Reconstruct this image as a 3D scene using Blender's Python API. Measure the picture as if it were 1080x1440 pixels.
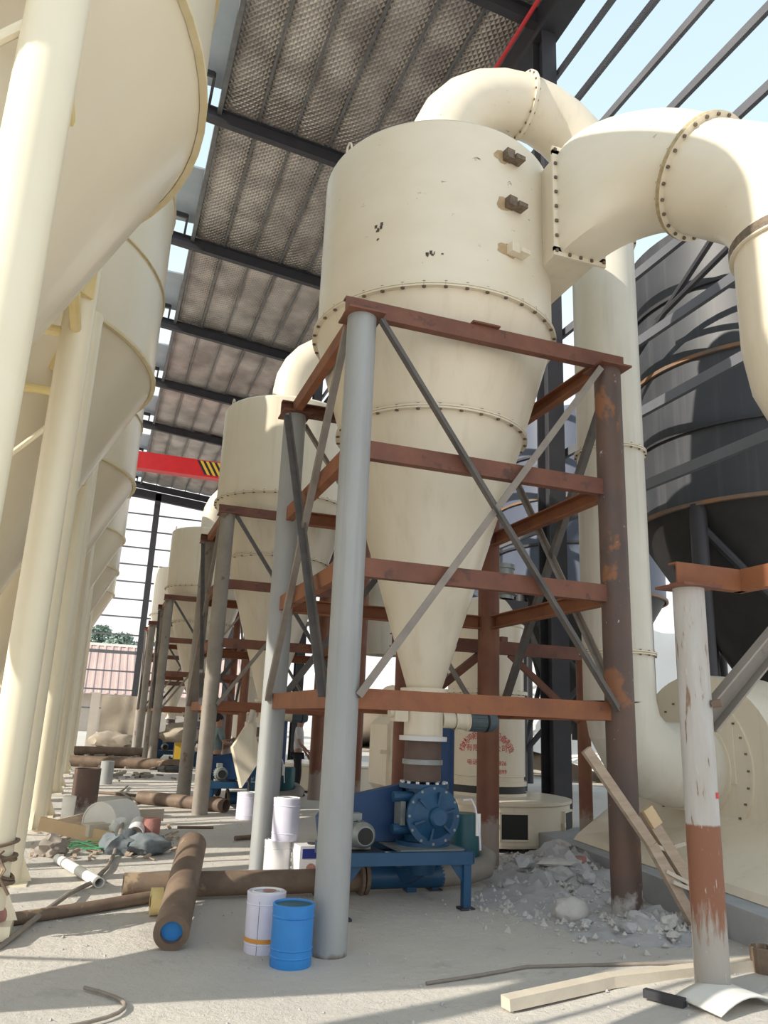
import bpy, bmesh, math, random
from math import sin, cos, pi, radians, sqrt, atan2
from mathutils import Vector, Matrix, noise
random.seed(7)
S = bpy.context.scene
for o in list(bpy.data.objects): bpy.data.objects.remove(o)
COL = S.collection

# ---------------------------------------------------------------- camera, sky, sun, exposure
cd = bpy.data.cameras.new('camera'); cam = bpy.data.objects.new('camera', cd); COL.objects.link(cam)
YAW, PITCH, ROLL, F = .3356, .2649, .0413, 1100.0
fw = Vector((sin(YAW)*cos(PITCH), cos(YAW)*cos(PITCH), sin(PITCH)))
r0 = Vector((cos(YAW), -sin(YAW), 0)); u0 = r0.cross(fw)
rt = r0*cos(ROLL) + u0*sin(ROLL); up = u0*cos(ROLL) - r0*sin(ROLL)
M = Matrix((rt, up, -fw)).transposed().to_4x4(); M.translation = (0, 0, 1.6)
cam.matrix_world = M
cd.sensor_fit = 'VERTICAL'; cd.sensor_height = 24.0; cd.lens = F/1440*24.0; cd.clip_end = 500
S.camera = cam

w = bpy.data.worlds.new('sky'); S.world = w; w.use_nodes = True
nt = w.node_tree; nt.nodes.clear()
bg = nt.nodes.new('ShaderNodeBackground'); wo = nt.nodes.new('ShaderNodeOutputWorld')
tc = nt.nodes.new('ShaderNodeTexCoord'); sx = nt.nodes.new('ShaderNodeSeparateXYZ'); cr = nt.nodes.new('ShaderNodeValToRGB')
nt.links.new(tc.outputs['Generated'], sx.inputs[0]); nt.links.new(sx.outputs['Z'], cr.inputs[0])
nt.links.new(cr.outputs[0], bg.inputs[0]); nt.links.new(bg.outputs[0], wo.inputs[0])
e = cr.color_ramp.elements
e[0].position = 0.0; e[0].color = (1.0, 1.0, 1.0, 1)
e[1].position = 1.0; e[1].color = (.58, .66, .76, 1)
for p, c in ((.30, (1.0, 1.0, 1.0, 1)), (.55, (.66, .83, .90, 1)), (.74, (.58, .74, .84, 1))):
    k = e.new(p); k.color = c
bg.inputs[1].default_value = 1.1

sd = bpy.data.lights.new('sun', 'SUN'); sun = bpy.data.objects.new('sun', sd); COL.objects.link(sun)
sd.energy = 5.0; sd.angle = radians(.6); sd.color = (1.0, .93, .80)
ts = Vector((-1.0, -.25, .62)).normalized()
sun.rotation_euler = ts.to_track_quat('Z', 'Y').to_euler()

S.view_settings.view_transform = 'Standard'; S.view_settings.look = 'None'
S.view_settings.exposure = 0.16; S.view_settings.gamma = 1.0; S.view_settings.use_curve_mapping = False

# ---------------------------------------------------------------- materials
MATS = {}
def mat(name, c1, c2=None, scale=6, rough=.5, metal=0, bump=0, bscale=60, spots=None, sthr=.64, sscale=3,
        stretch=(1, 1, 1), zmix=None, streak=None, fleck=None):
    m = bpy.data.materials.new(name); m.use_nodes = True; t = m.node_tree; N = t.nodes; L = t.links
    b = N['Principled BSDF']; b.inputs['Roughness'].default_value = rough; b.inputs['Metallic'].default_value = metal
    tc = N.new('ShaderNodeTexCoord'); mp = N.new('ShaderNodeMapping'); mp.inputs['Scale'].default_value = stretch
    L.new(tc.outputs['Object'], mp.inputs[0])
    def nz(sc, det=6, src=mp):
        n = N.new('ShaderNodeTexNoise'); n.inputs['Scale'].default_value = sc; n.inputs['Detail'].default_value = det
        n.inputs['Roughness'].default_value = .62
        L.new(src.outputs[0], n.inputs['Vector']); return n
    def ramp(src, a, bb, ca=(0, 0, 0, 1), cb=(1, 1, 1, 1)):
        r = N.new('ShaderNodeValToRGB'); r.color_ramp.elements[0].position = a; r.color_ramp.elements[1].position = bb
        r.color_ramp.elements[0].color = ca; r.color_ramp.elements[1].color = cb; L.new(src, r.inputs[0]); return r.outputs[0]
    def mix(f, a, bb):
        x = N.new('ShaderNodeMix'); x.data_type = 'RGBA'
        L.new(f, x.inputs[0])
        for s, v in ((6, a), (7, bb)):
            if isinstance(v, tuple): x.inputs[s].default_value = (*v, 1)
            else: L.new(v, x.inputs[s])
        return x.outputs[2]
    c2 = c2 or c1
    col = mix(ramp(nz(scale).outputs[0], .35, .68), c1, c2)
    if streak:
        ms = N.new('ShaderNodeMapping'); ms.inputs['Scale'].default_value = (streak[1], streak[1], streak[2]); L.new(tc.outputs['Object'], ms.inputs[0])
        n = nz(1, 4, ms); col = mix(ramp(n.outputs[0], .52, .72, cb=(streak[3],)*3+(1,)), col, streak[0])
    if spots:
        col = mix(ramp(nz(sscale, 9).outputs[0], sthr, sthr+.05), col, spots)
    if zmix:   # [(z0, colour, softness)] : below z0 the colour takes over, with a ragged edge
        sp = N.new('ShaderNodeSeparateXYZ'); L.new(tc.outputs['Object'], sp.inputs[0])
        n2 = nz(9, 8)
        for z0, c, soft in zmix:
            a = N.new('ShaderNodeMath'); a.operation = 'MULTIPLY_ADD'; L.new(n2.outputs[0], a.inputs[0]); a.inputs[1].default_value = soft*2; L.new(sp.outputs[2], a.inputs[2])
            r = N.new('ShaderNodeMapRange'); r.inputs[1].default_value = z0+soft*.8; r.inputs[2].default_value = z0+soft*1.2+.01; r.inputs[3].default_value = 1; r.inputs[4].default_value = 0
            L.new(a.outputs[0], r.inputs[0]); col = mix(r.outputs[0], col, c)
    if fleck: col = mix(ramp(nz(fleck[1], 8).outputs[0], fleck[2], fleck[2]+.06), col, fleck[0])
    L.new(col, b.inputs['Base Color'])
    if bump:
        bp = N.new('ShaderNodeBump'); bp.inputs['Strength'].default_value = bump; bp.inputs['Distance'].default_value = .02
        L.new(nz(bscale, 5).outputs[0], bp.inputs['Height']); L.new(bp.outputs[0], b.inputs['Normal'])
    MATS[name] = m; return m

cream = mat('cream paint', (.78, .70, .565), (.74, .655, .515), 1.3, .34, bump=.06, bscale=4, streak=((.58, .50, .36), 7, .35, .35))
creamB = mat('cream paint scuffed', (.78, .705, .575), (.74, .66, .525), 1.5, .36, bump=.06, bscale=5, spots=(.17, .11, .07), sthr=.665, sscale=5, stretch=(1, 1, 2.2))
silo_m = mat('silo paint', (.76, .68, .525), (.73, .65, .495), 1.0, .26, bump=.04, bscale=3)
silo_leg = mat('silo leg paint', (.85, .78, .61), (.82, .74, .56), 2, .32)
silo_yel = mat('yellowed paint', (.74, .58, .25), (.80, .66, .36), 3, .45)
silo_edge = mat('silo edge paint', (.66, .55, .32), (.74, .63, .42), 5, .45)
seam_m = mat('seam rust', (.33, .24, .12), (.52, .42, .26), 18, .7)
stain_m = mat('rust stain', (.52, .38, .22), (.38, .25, .13), 9, .7)
bolt_m = mat('bolt steel', (.10, .075, .055), (.22, .16, .11), 20, .6)
rust = mat('red oxide steel', (.135, .050, .034), (.20, .078, .045), 3, .62, bump=.15, spots=(.10, .045, .035), sthr=.58, sscale=5)
rustO = mat('orange rust steel', (.28, .105, .042), (.20, .072, .038), 3, .68, bump=.15, spots=(.14, .06, .04), sthr=.62, sscale=6)
rustleg = mat('rust brown pipe', (.085, .058, .052), (.13, .075, .055), 2.4, .55, bump=.12, spots=(.24, .10, .045), sthr=.60, sscale=2.2, stretch=(1, 1, .8), zmix=[(.18, (.36, .345, .335), .40)], fleck=((.50, .48, .46), 12, .66))
rustred = mat('red brown pipe', (.17, .062, .040), (.24, .10, .050), 2.2, .6, bump=.12, zmix=[(.55, (.30, .24, .20), .2)])
rustpipe = mat('rusty pipe', (.135, .090, .066), (.21, .15, .105), 4, .65, bump=.15, spots=(.34, .25, .16), sthr=.62, sscale=3)
greyleg = mat('grey primer pipe', (.30, .315, .325), (.365, .375, .375), 2.0, .5, bump=.10, spots=(.33, .27, .22), sthr=.65, sscale=2.4, stretch=(1, 1, .35), zmix=[(-.10, (.16, .12, .10), .06)], streak=((.215, .21, .205), 9, .25, .45))
dustleg = mat('dusty brown pipe', (.235, .205, .175), (.31, .28, .245), 2.4, .6, bump=.1, spots=(.17, .12, .09), sthr=.62, sscale=3)
whiteleg = mat('peeling white pipe', (.50, .485, .48), (.42, .385, .345), 3, .65, bump=.25, spots=(.24, .15, .10), sthr=.59, sscale=6, stretch=(3.2, 3.2, .5),
               zmix=[(1.02, (.235, .098, .055), .012), (.40, (.36, .33, .30), .40)], fleck=((.52, .49, .46), 11, .63))
brace_d = mat('dark angle steel', (.085, .080, .082), (.13, .115, .105), 5, .55)
brace_l = mat('grey angle steel', (.20, .175, .155), (.27, .235, .205), 5, .55)
dark = mat('dark structural steel', (.030, .030, .037), (.042, .04, .046), 3, .55)
purl_m = mat('purlin steel', (.11, .11, .115), (.17, .17, .17), 4, .5)
girt_m = mat('galvanised girt', (.11, .112, .128), (.14, .143, .16), 1, .5)
tank_m = mat('dark grey tank paint', (.040, .042, .050), (.052, .054, .062), 1.4, .5, streak=((.11, .11, .118), 4, .12, .6))
tank_b = mat('blue grey tank paint', (.085, .10, .15), (.10, .12, .17), 1.2, .5)
tankcone = mat('tank cone black', (.022, .021, .021), (.032, .03, .03), 3, .6)
tankrust = mat('tank ring rust', (.30, .15, .065), (.14, .12, .11), 2, .7)
foil = None
blue = mat('machine blue', (.013, .066, .150), (.016, .085, .185), 5, .42, spots=(.10, .13, .16), sthr=.66, sscale=5)
bluebox = mat('deep blue paint', (.012, .050, .150), (.016, .062, .18), 4, .5)
bright_blue = mat('bright blue bucket', (.03, .21, .58), (.035, .25, .64), 4, .4)
teal = mat('dark teal paint', (.012, .085, .105), (.02, .11, .13), 4, .4)
lav = mat('lavender white tin', (.66, .64, .78), (.72, .71, .82), 5, .38)
white = mat('white plastic', (.80, .79, .75), (.74, .73, .68), 5, .5)
white_tin = mat('white tin', (.74, .73, .74), (.68, .67, .68), 6, .45)
orange = mat('orange band', (.72, .33, .06), (.62, .27, .05), 8, .5)
navy = mat('navy print', (.025, .035, .20), (.03, .045, .25), 6, .5)
red = mat('red crane paint', (.55, .018, .022), (.48, .015, .02), 3, .4)
redcord = mat('red pipe paint', (.55, .03, .04))
blk = mat('black', (.012, .012, .012), None, 5, .6)
yel = mat('warning yellow', (.62, .40, .04), None, 5, .5)
motor_g = mat('motor grey', (.24, .26, .26), (.32, .34, .33), 8, .45, .3)
motor_b = mat('motor blue grey', (.075, .105, .125), (.11, .14, .16), 8, .4)
rubber = mat('brown boot', (.105, .068, .058), (.135, .09, .075), 5, .7)
kerb_m = mat('kerb concrete', (.31, .32, .335), (.37, .375, .38), 2.5, .85, bump=.2, bscale=30)
rub_m = mat('rubble grey', (.37, .36, .37), (.47, .46, .465), 5, .95, bump=.5, bscale=25)
rub2 = mat('rubble pale', (.54, .52, .50), (.46, .44, .42), 6, .95, bump=.5, bscale=25)
brickpink = mat('brick red lump', (.38, .17, .15), (.45, .24, .2), 8, .9, bump=.4)
wood = mat('dusty timber', (.36, .27, .20), (.45, .36, .28), 4, .8, bump=.2, stretch=(1, 1, 6))
woodp = mat('pale timber', (.50, .44, .36), (.58, .52, .43), 4, .8, bump=.15)
woody = mat('fresh timber', (.55, .38, .22), (.60, .45, .28), 4, .75, bump=.15)
hose_m = mat('dusty hose', (.22, .19, .165), (.29, .25, .21), 8, .8)
cloth_g = mat('grey rag', (.14, .165, .185), (.20, .225, .24), 7, .9, bump=.4)
green_m = mat('green strap', (.05, .27, .10), (.06, .33, .15), 6, .7)
leaf_m = mat('tree leaves', (.20, .27, .22), (.27, .34, .28), .6, .8)
bark_m = mat('tree bark', (.12, .09, .07), None, 6, .9)
pinkroof = mat('faded pink roof', (.50, .36, .33), (.56, .42, .38), .5, .7)
tarp_m = mat('beige tarpaulin', (.33, .28, .22), (.40, .34, .27), 1.4, .8, bump=.5, bscale=3)
wallm = mat('pale render', (.55, .50, .44), (.48, .44, .39), 1.5, .9)
spoil_m = mat('white spoil', (.84, .74, .65), (.90, .82, .74), .25, .95, bump=.5, bscale=1.5)
skin_m = mat('skin', (.42, .25, .18), None, 6, .6)
hair_m = mat('black hair', (.018, .014, .014), None, 20, .6)
redhair = mat('dark red cap', (.07, .012, .025), None, 20, .7)
shirt_g = mat('teal grey shirt', (.17, .23, .235), (.23, .29, .285), 6, .85)
shirt_w = mat('white shirt', (.60, .59, .62), (.66, .65, .68), 5, .85)
trous = mat('black trousers', (.022, .022, .03), None, 8, .85)
redtext = mat('red lettering', (.60, .03, .045), None, 5, .6)
greypanel = mat('grey vent sheet', (.33, .38, .44), (.38, .43, .49), 2, .5)
mark_m = mat('black scuff', (.05, .04, .035), (.12, .09, .07), 25, .7)

def foil_mat():
    m = bpy.data.materials.new('silver foil insulation'); m.use_nodes = True; t = m.node_tree; N = t.nodes; L = t.links
    b = N['Principled BSDF']; b.inputs['Metallic'].default_value = .75; b.inputs['Roughness'].default_value = .42
    tc = N.new('ShaderNodeTexCoord'); n = N.new('ShaderNodeTexNoise'); n.inputs['Scale'].default_value = .9; n.inputs['Detail'].default_value = 6
    L.new(tc.outputs['Object'], n.inputs['Vector'])
    r = N.new('ShaderNodeValToRGB'); r.color_ramp.elements[0].position = .34; r.color_ramp.elements[1].position = .66
    r.color_ramp.elements[0].color = (.30, .27, .25, 1); r.color_ramp.elements[1].color = (.56, .51, .47, 1)
    L.new(n.outputs[0], r.inputs[0]); L.new(r.outputs[0], b.inputs['Base Color'])
    hs = []
    for a in (.72, -.72):
        mp = N.new('ShaderNodeMapping'); mp.inputs['Rotation'].default_value = (0, 0, a); L.new(tc.outputs['Object'], mp.inputs[0])
        wv = N.new('ShaderNodeTexWave'); wv.inputs['Scale'].default_value = 2.6; wv.inputs['Distortion'].default_value = .6; wv.inputs['Detail'].default_value = 1; wv.inputs['Detail Scale'].default_value = 1.5
        L.new(mp.outputs[0], wv.inputs[0]); hs.append(wv)
    ad = N.new('ShaderNodeMath'); ad.operation = 'MAXIMUM'; L.new(hs[0].outputs[1], ad.inputs[0]); L.new(hs[1].outputs[1], ad.inputs[1])
    n2 = N.new('ShaderNodeTexNoise'); n2.inputs['Scale'].default_value = 2.2; L.new(tc.outputs['Object'], n2.inputs['Vector'])
    ad2 = N.new('ShaderNodeMath'); ad2.operation = 'MULTIPLY_ADD'; L.new(n2.outputs[0], ad2.inputs[0]); ad2.inputs[1].default_value = 2.2; L.new(ad.outputs[0], ad2.inputs[2])
    bp = N.new('ShaderNodeBump'); bp.inputs['Strength'].default_value = .55; bp.inputs['Distance'].default_value = .06
    L.new(ad2.outputs[0], bp.inputs['Height']); L.new(bp.outputs[0], b.inputs['Normal'])
    return m
foil = foil_mat()

def floor_mat():
    m = bpy.data.materials.new('dusty concrete'); m.use_nodes = True; t = m.node_tree; N = t.nodes; L = t.links
    b = N['Principled BSDF']; b.inputs['Roughness'].default_value = .9
    tc = N.new('ShaderNodeTexCoord')
    def nz(s, d=8, ro=.6):
        n = N.new('ShaderNodeTexNoise'); n.inputs['Scale'].default_value = s; n.inputs['Detail'].default_value = d; n.inputs['Roughness'].default_value = ro
        L.new(tc.outputs['Object'], n.inputs['Vector']); return n.outputs[0]
    def ramp(src, p0, c0, p1, c1):
        r = N.new('ShaderNodeValToRGB'); r.color_ramp.elements[0].position = p0; r.color_ramp.elements[1].position = p1
        r.color_ramp.elements[0].color = c0; r.color_ramp.elements[1].color = c1; L.new(src, r.inputs[0]); return r.outputs[0]
    a = ramp(nz(.55), .36, (.55, .52, .485, 1), .66, (.65, .605, .545, 1))
    g = ramp(nz(1.6, 10, .7), .58, (0, 0, 0, 1), .70, (1, 1, 1, 1))
    x = N.new('ShaderNodeMix'); x.data_type = 'RGBA'; L.new(g, x.inputs[0]); L.new(a, x.inputs[6]); x.inputs[7].default_value = (.40, .385, .37, 1)
    s = ramp(nz(22, 6, .7), .66, (0, 0, 0, 1), .74, (.5, .5, .5, 1))
    y = N.new('ShaderNodeMix'); y.data_type = 'RGBA'; L.new(s, y.inputs[0]); L.new(x.outputs[2], y.inputs[6]); y.inputs[7].default_value = (.64, .60, .55, 1)
    L.new(y.outputs[2], b.inputs['Base Color'])
    bp = N.new('ShaderNodeBump'); bp.inputs['Strength'].default_value = .85; bp.inputs['Distance'].default_value = .04
    L.new(nz(9, 10, .72), bp.inputs['Height']); L.new(bp.outputs[0], b.inputs['Normal'])
    return m
floor_m = floor_mat()

# ---------------------------------------------------------------- mesh helpers
class MB:
    def __init__(s): s.v = []; s.f = []
    def add(s, vs, fs):
        o = len(s.v); s.v += [tuple(v) for v in vs]; s.f += [tuple(i+o for i in f) for f in fs]; return s
    def box(s, c, d, rz=0, T=None):
        cx, cy, cz = c; a, b, h = d[0]/2, d[1]/2, d[2]/2
        vs = [Vector((x*a, y*b, z*h)) for z in (-1, 1) for y in (-1, 1) for x in (-1, 1)]
        R = Matrix.Rotation(rz, 3, 'Z') if T is None else T
        vs = [R @ v + Vector(c) for v in vs]
        return s.add(vs, [(0, 2, 3, 1), (4, 5, 7, 6), (0, 1, 5, 4), (2, 6, 7, 3), (0, 4, 6, 2), (1, 3, 7, 5)])
    def frame(s, d, upv=(0, 0, 1)):
        d = Vector(d).normalized(); uv = Vector(upv)
        if abs(d.dot(uv)) > .97: uv = Vector((0, 1, 0))
        a = d.cross(uv).normalized(); b = a.cross(d); return a, b
    def tube(s, p, q, r, n=14, r2=None, caps=True, hollow=None):
        p = Vector(p); q = Vector(q); a, b = s.frame(q-p); r2 = r if r2 is None else r2
        vs = []
        for c, rr in ((p, r), (q, r2)):
            for i in range(n):
                t = 2*pi*i/n; vs.append(c + a*cos(t)*rr + b*sin(t)*rr)
        fs = [(i, (i+1) % n, n+(i+1) % n, n+i) for i in range(n)]
        if hollow:
            for c, rr in ((p, r-hollow), (q, r2-hollow)):
                for i in range(n):
                    t = 2*pi*i/n; vs.append(c + a*cos(t)*rr + b*sin(t)*rr)
            for i in range(n):
                j = (i+1) % n
                fs += [(2*n+j, 2*n+i, 3*n+i, 3*n+j), (j, i, 2*n+i, 2*n+j), (n+i, n+j, 3*n+j, 3*n+i)]
        elif caps: fs += [tuple(range(n-1, -1, -1)), tuple(range(n, 2*n))]
        return s.add(vs, fs)
    def sweep(s, pts, r, n=14, caps=True):
        pts = [Vector(p) for p in pts]; m = len(pts); rs = r if isinstance(r, (list, tuple)) else [r]*m
        a = None; rings = []
        for i, p in enumerate(pts):
            d = (pts[min(i+1, m-1)] - pts[max(i-1, 0)]).normalized()
            if a is None: a, _ = s.frame(d)
            a = (a - d*a.dot(d)).normalized(); b = d.cross(a)
            rings.append([p + a*cos(2*pi*k/n)*rs[i] + b*sin(2*pi*k/n)*rs[i] for k in range(n)])
        return s.loft(rings, caps)
    def loft(s, rings, caps=True, close=True):
        n = len(rings[0]); vs = [v for R in rings for v in R]; fs = []
        for i in range(len(rings)-1):
            for k in range(n if close else n-1):
                j = (k+1) % n; fs.append((i*n+k, i*n+j, (i+1)*n+j, (i+1)*n+k))
        if caps: fs += [tuple(range(n-1, -1, -1)), tuple(range((len(rings)-1)*n, len(rings)*n))]
        return s.add(vs, fs)
    def lathe(s, prof, n=32, c=(0, 0, 0), T=None, a0=0, a1=2*pi):
        full = abs(a1-a0-2*pi) < 1e-6; k = n if full else n+1; vs = []
        for r, z in prof:
            for i in range(k):
                t = a0+(a1-a0)*i/n; v = Vector((r*cos(t), r*sin(t), z))
                vs.append((T @ v if T else v) + Vector(c))
        fs = []
        for i in range(len(prof)-1):
            for j in range(n):
                j2 = (j+1) % k; fs.append((i*k+j, i*k+j2, (i+1)*k+j2, (i+1)*k+j))
        return s.add(vs, fs)
    def bar(s, p, q, prof, upv=(0, 0, 1)):
        p = Vector(p); q = Vector(q); a, b = s.frame(q-p, upv)
        return s.loft([[c + a*u + b*v for u, v in prof] for c in (p, q)])
    def lump(s, c, r, seed=0, sub=2, sq=(1, 1, 1), amp=.35):
        bm = bmesh.new(); bmesh.ops.create_icosphere(bm, subdivisions=sub, radius=1)
        bm.verts.ensure_lookup_table(); vs = []
        for v in bm.verts:
            k = 1+amp*noise.noise(v.co*1.6+Vector((seed*7.3, seed*3.1, seed)))+amp*.5*noise.noise(v.co*4+Vector((seed, 0, seed*2)))
            vs.append((c[0]+v.co.x*k*r*sq[0], c[1]+v.co.y*k*r*sq[1], c[2]+v.co.z*k*r*sq[2]))
        fs = [tuple(v.index for v in f.verts) for f in bm.faces]; bm.free(); return s.add(vs, fs)
    def build(s, name, m, parent=None, smooth=.6, flip=True):
        me = bpy.data.meshes.new(name); me.from_pydata(s.v, [], s.f)
        if flip:
            bm = bmesh.new(); bm.from_mesh(me); bmesh.ops.recalc_face_normals(bm, faces=bm.faces); bm.to_mesh(me); bm.free()
        me.materials.append(m)
        if smooth:
            me.shade_smooth(); me.set_sharp_from_angle(angle=smooth)
        o = bpy.data.objects.new(name, me); COL.objects.link(o)
        if parent: o.parent = parent
        return o
def CH(h=.17, w=.075, t=.012, s=1):   # channel profile, web on the +u side when s=1
    a = w/2
    P = [(a, -h/2), (a, h/2), (-a, h/2), (-a, h/2-t), (a-t, h/2-t), (a-t, -h/2+t), (-a, -h/2+t), (-a, -h/2)]
    return [(u*s, v) for u, v in P]
def IB(h, w, t=.015):
    a = w/2; b = t/2
    return [(-a, -h/2), (a, -h/2), (a, -h/2+t), (b, -h/2+t), (b, h/2-t), (a, h/2-t), (a, h/2), (-a, h/2), (-a, h/2-t), (-b, h/2-t), (-b, -h/2+t), (-a, -h/2+t)]
def LP(a=.07, t=.01): return [(0, 0), (a, 0), (a, t), (t, t), (t, a), (0, a)]
def RP(w, h): return [(-w/2, -h/2), (w/2, -h/2), (w/2, h/2), (-w/2, h/2)]
def arc(c, r, a0, a1, n, ax, ay):
    c = Vector(c); ax = Vector(ax); ay = Vector(ay)
    return [c + ax*cos(a0+(a1-a0)*i/n)*r + ay*sin(a0+(a1-a0)*i/n)*r for i in range(n+1)]

def tag(o, label, cat, group=None, kind=None):
    o['label'] = label; o['category'] = cat
    if group: o['group'] = group
    if kind: o['kind'] = kind
    return o
def thing(name, label, cat, loc=(0, 0, 0), rz=0, group=None):
    o = bpy.data.objects.new(name, None); COL.objects.link(o); o.location = loc; o.rotation_euler = (0, 0, rz); o.empty_display_size = .1
    return tag(o, label, cat, group)
def structure(name, label=None, loc=(0, 0, 0)):
    o = bpy.data.objects.new(name, None); COL.objects.link(o); o['kind'] = 'structure'; o.location = loc; o.empty_display_size = .1
    if label: o['label'] = label
    return o
def copy_tree(o, parent=None):
    c = o.copy(); COL.objects.link(c); c.parent = parent
    for ch in list(o.children): copy_tree(ch, c)
    return c
def dup(o, loc, label, rz=None, group=None):
    c = copy_tree(o); c.location = loc; c['label'] = label
    if rz is not None: c.rotation_euler = (0, 0, rz)
    if group: c['group'] = group
    return c
def ss(a, b, x):
    t = min(1, max(0, (x-a)/(b-a))); return t*t*(3-2*t)
def G(x, y): return -.11*(1-ss(6.6, 8.6, y))*(1-ss(2.4, 4.2, x))

# ---------------------------------------------------------------- floor, kerb
def lin(a, b, st): return [a+(b-a)*i/max(1, round((b-a)/st)) for i in range(round((b-a)/st)+1)]
xs = [-90, -50, -25] + lin(-12, 14, .4) + [18, 30, 60, 110]; ys = [-40, -20] + lin(-8, 24, .4) + lin(26, 60, 4) + [80, 120, 200]
mb = MB(); vs = [(x, y, G(x, y) + (.012*noise.noise(Vector((x*.9, y*.9, 0))) if -12 < x < 14 and y < 24 else 0)) for y in ys for x in xs]
nx = len(xs); mb.add(vs, [(j*nx+i, j*nx+i+1, (j+1)*nx+i+1, (j+1)*nx+i) for j in range(len(ys)-1) for i in range(nx-1)])
fl = mb.build('floor', floor_m, smooth=1.5, flip=False); fl['kind'] = 'structure'
# gravel crumbs strewn over the floor
mb = MB()
for i in range(2600):
    y = 4+10*random.random()**1.3; x = -1+7*random.random(); r = .003+.013*random.random()**4
    z = G(x, y); a = random.random()*6
    mb.add([(x+r*cos(a), y+r*sin(a), z), (x-r*sin(a), y+r*cos(a), z), (x-r*cos(a), y-r*sin(a), z), (x+r*sin(a), y-r*cos(a), z), (x, y, z+r*1.1)], [(0, 1, 4), (1, 2, 4), (2, 3, 4), (3, 0, 4)])
tag(mb.build('gravel', rub_m, smooth=0), 'loose crumbs of gravel scattered over the dusty concrete floor', 'gravel', kind='stuff')

mb = MB(); k0, k1 = (4.56, 2.0), (5.98, 10.5)
P = [k0, k1, (k1[0]+3.0, 10.5), (k0[0]+4.4, 2.0)]
mb.add([(x, y, z) for z in (-.05, .27) for x, y in P], [(0, 1, 2, 3), (7, 6, 5, 4), (0, 4, 5, 1), (1, 5, 6, 2), (2, 6, 7, 3), (3, 7, 4, 0)])
o = mb.build('trim_1', kerb_m, smooth=0); o['kind'] = 'structure'; o['label'] = 'low grey concrete plinth under the cream blower'

# ---------------------------------------------------------------- roof
ZR = lambda X: 17.0 + .09*(7.5-X)
RY = [5.8+6.3*i for i in range(9)]
XL, XR = 1.26, 7.3
ceil = structure('ceiling', 'silver foil lined shed roof on dark rafters')
mb = MB(); z0, z1 = ZR(XL)+.25, ZR(XR)+.25
mb.add([(XL, RY[0], z0), (XR+.5, RY[0], z1), (XR+.5, RY[-1], z1), (XL, RY[-1], z0)]+[(XL, RY[0], z0+.05), (XR+.5, RY[0], z1+.05), (XR+.5, RY[-1], z1+.05), (XL, RY[-1], z0+.05)],
       [(0, 1, 2, 3), (7, 6, 5, 4), (0, 4, 5, 1), (1, 5, 6, 2), (2, 6, 7, 3), (3, 7, 4, 0)])
mb.build('roof_sheet', greypanel, ceil, smooth=0)
NS = 6; wst = (XR-XL)/NS
for b in range(8):
    for k in range(NS):
        mb = MB(); nu, nv = 6, 8; vs = []
        for j in range(nv+1):
            for i in range(nu+1):
                u, v = i/nu, j/nv; X = XL+(k+u)*wst; Y = RY[b]+.02+6.26*v
                sag = .10*(1-(2*u-1)**2)*(.6+.4*noise.noise(Vector((b*3.1+v*2, k*1.7, 0)))) + .10*max(0, 1-abs(v-.06)*14)+.06*max(0, 1-abs(v-.93)*14)
                vs.append((X, Y, ZR(X)+.10-sag+.06*(1-abs(2*v-1))))
        mb.add(vs, [(j*(nu+1)+i, j*(nu+1)+i+1, (j+1)*(nu+1)+i+1, (j+1)*(nu+1)+i) for j in range(nv) for i in range(nu)])
        mb.build('insulation_panel', foil, ceil, smooth=1.2)
for k in range(NS+1):
    X = XL+k*wst
    for b in range(8):
        MB().bar((X, RY[b]+.05, ZR(X)+.05), (X, RY[b+1]-.05, ZR(X)+.05), RP(.05, .10)).build('purlin', purl_m, ceil, smooth=0)
for Y in RY[1:]:
    MB().bar((-9, Y, ZR(-9)-.22), (XR+.2, Y, ZR(XR+.2)-.22), IB(.42, .2, .02)).build('rafter', dark, ceil, smooth=0)
MB().box((7.55, (RY[0]+RY[-1])/2, 16.7), (.5, RY[-1]-RY[0], .75)).build('eave_beam', dark, ceil, smooth=0)
MB().box((XL-.06, (RY[1]+RY[-1])/2, ZR(XL)-.02), (.12, RY[-1]-RY[1], .22)).build('ridge_beam', purl_m, ceil, smooth=0)
for b in range(1, 8):
    MB().box((.35, RY[b]+6.3-2.0, ZR(.4)+.15), (1.7, 2.9, .06)).build('vent_panel', greypanel, ceil, smooth=0)
    MB().bar((.9, RY[b]+6.3-1.2, ZR(.9)-.05), (.9, RY[b]+6.3-.2, ZR(.9)-.05), RP(.07, .16)).build('vent_bracket', dark, ceil, smooth=0)
    MB().bar((.9, RY[b]+6.3-1.2, ZR(.9)-.05), (-.6, RY[b]+6.3-1.2, ZR(.9)+.05), RP(.07, .16)).build('vent_bracket', dark, ceil, smooth=0)
tag(MB().tube((6.98, RY[0], 16.52), (6.98, RY[-1], 16.52), .05, 8).build('red_pipe', redcord), 'thin red pipe running along the dark eave beam under the roof', 'pipe')

# right side frame: columns and girts
wr = structure('wall_right', 'open side frame of dark columns and grey girts')
for Y in RY:
    MB().bar((7.5, Y, -.02), (7.5, Y, 16.9), IB(.42, .34, .03), (0, 1, 0)).build('column', dark, wr, smooth=0)
for k in range(9):
    z = 5.42+1.25*k
    for b in range(-1, 8):
        y0 = RY[b] if b >= 0 else -.5; y1 = RY[b+1]
        MB().bar((7.79, y0, z), (7.79, y1, z), CH(.16, .075, .012, -1)).build('girt', girt_m, wr, smooth=0)
for p, q in (((7.86, 11.5, 6.9), (7.86, 6.2, 9.9)), ((7.86, 9.4, 8.15), (7.86, 6.6, 8.75)), ((7.86, 12.1, 14.0), (7.86, 18.3, 11.0))):
    MB().tube(p, q, .05, 8).build('tie_rod', dark, wr)
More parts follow.
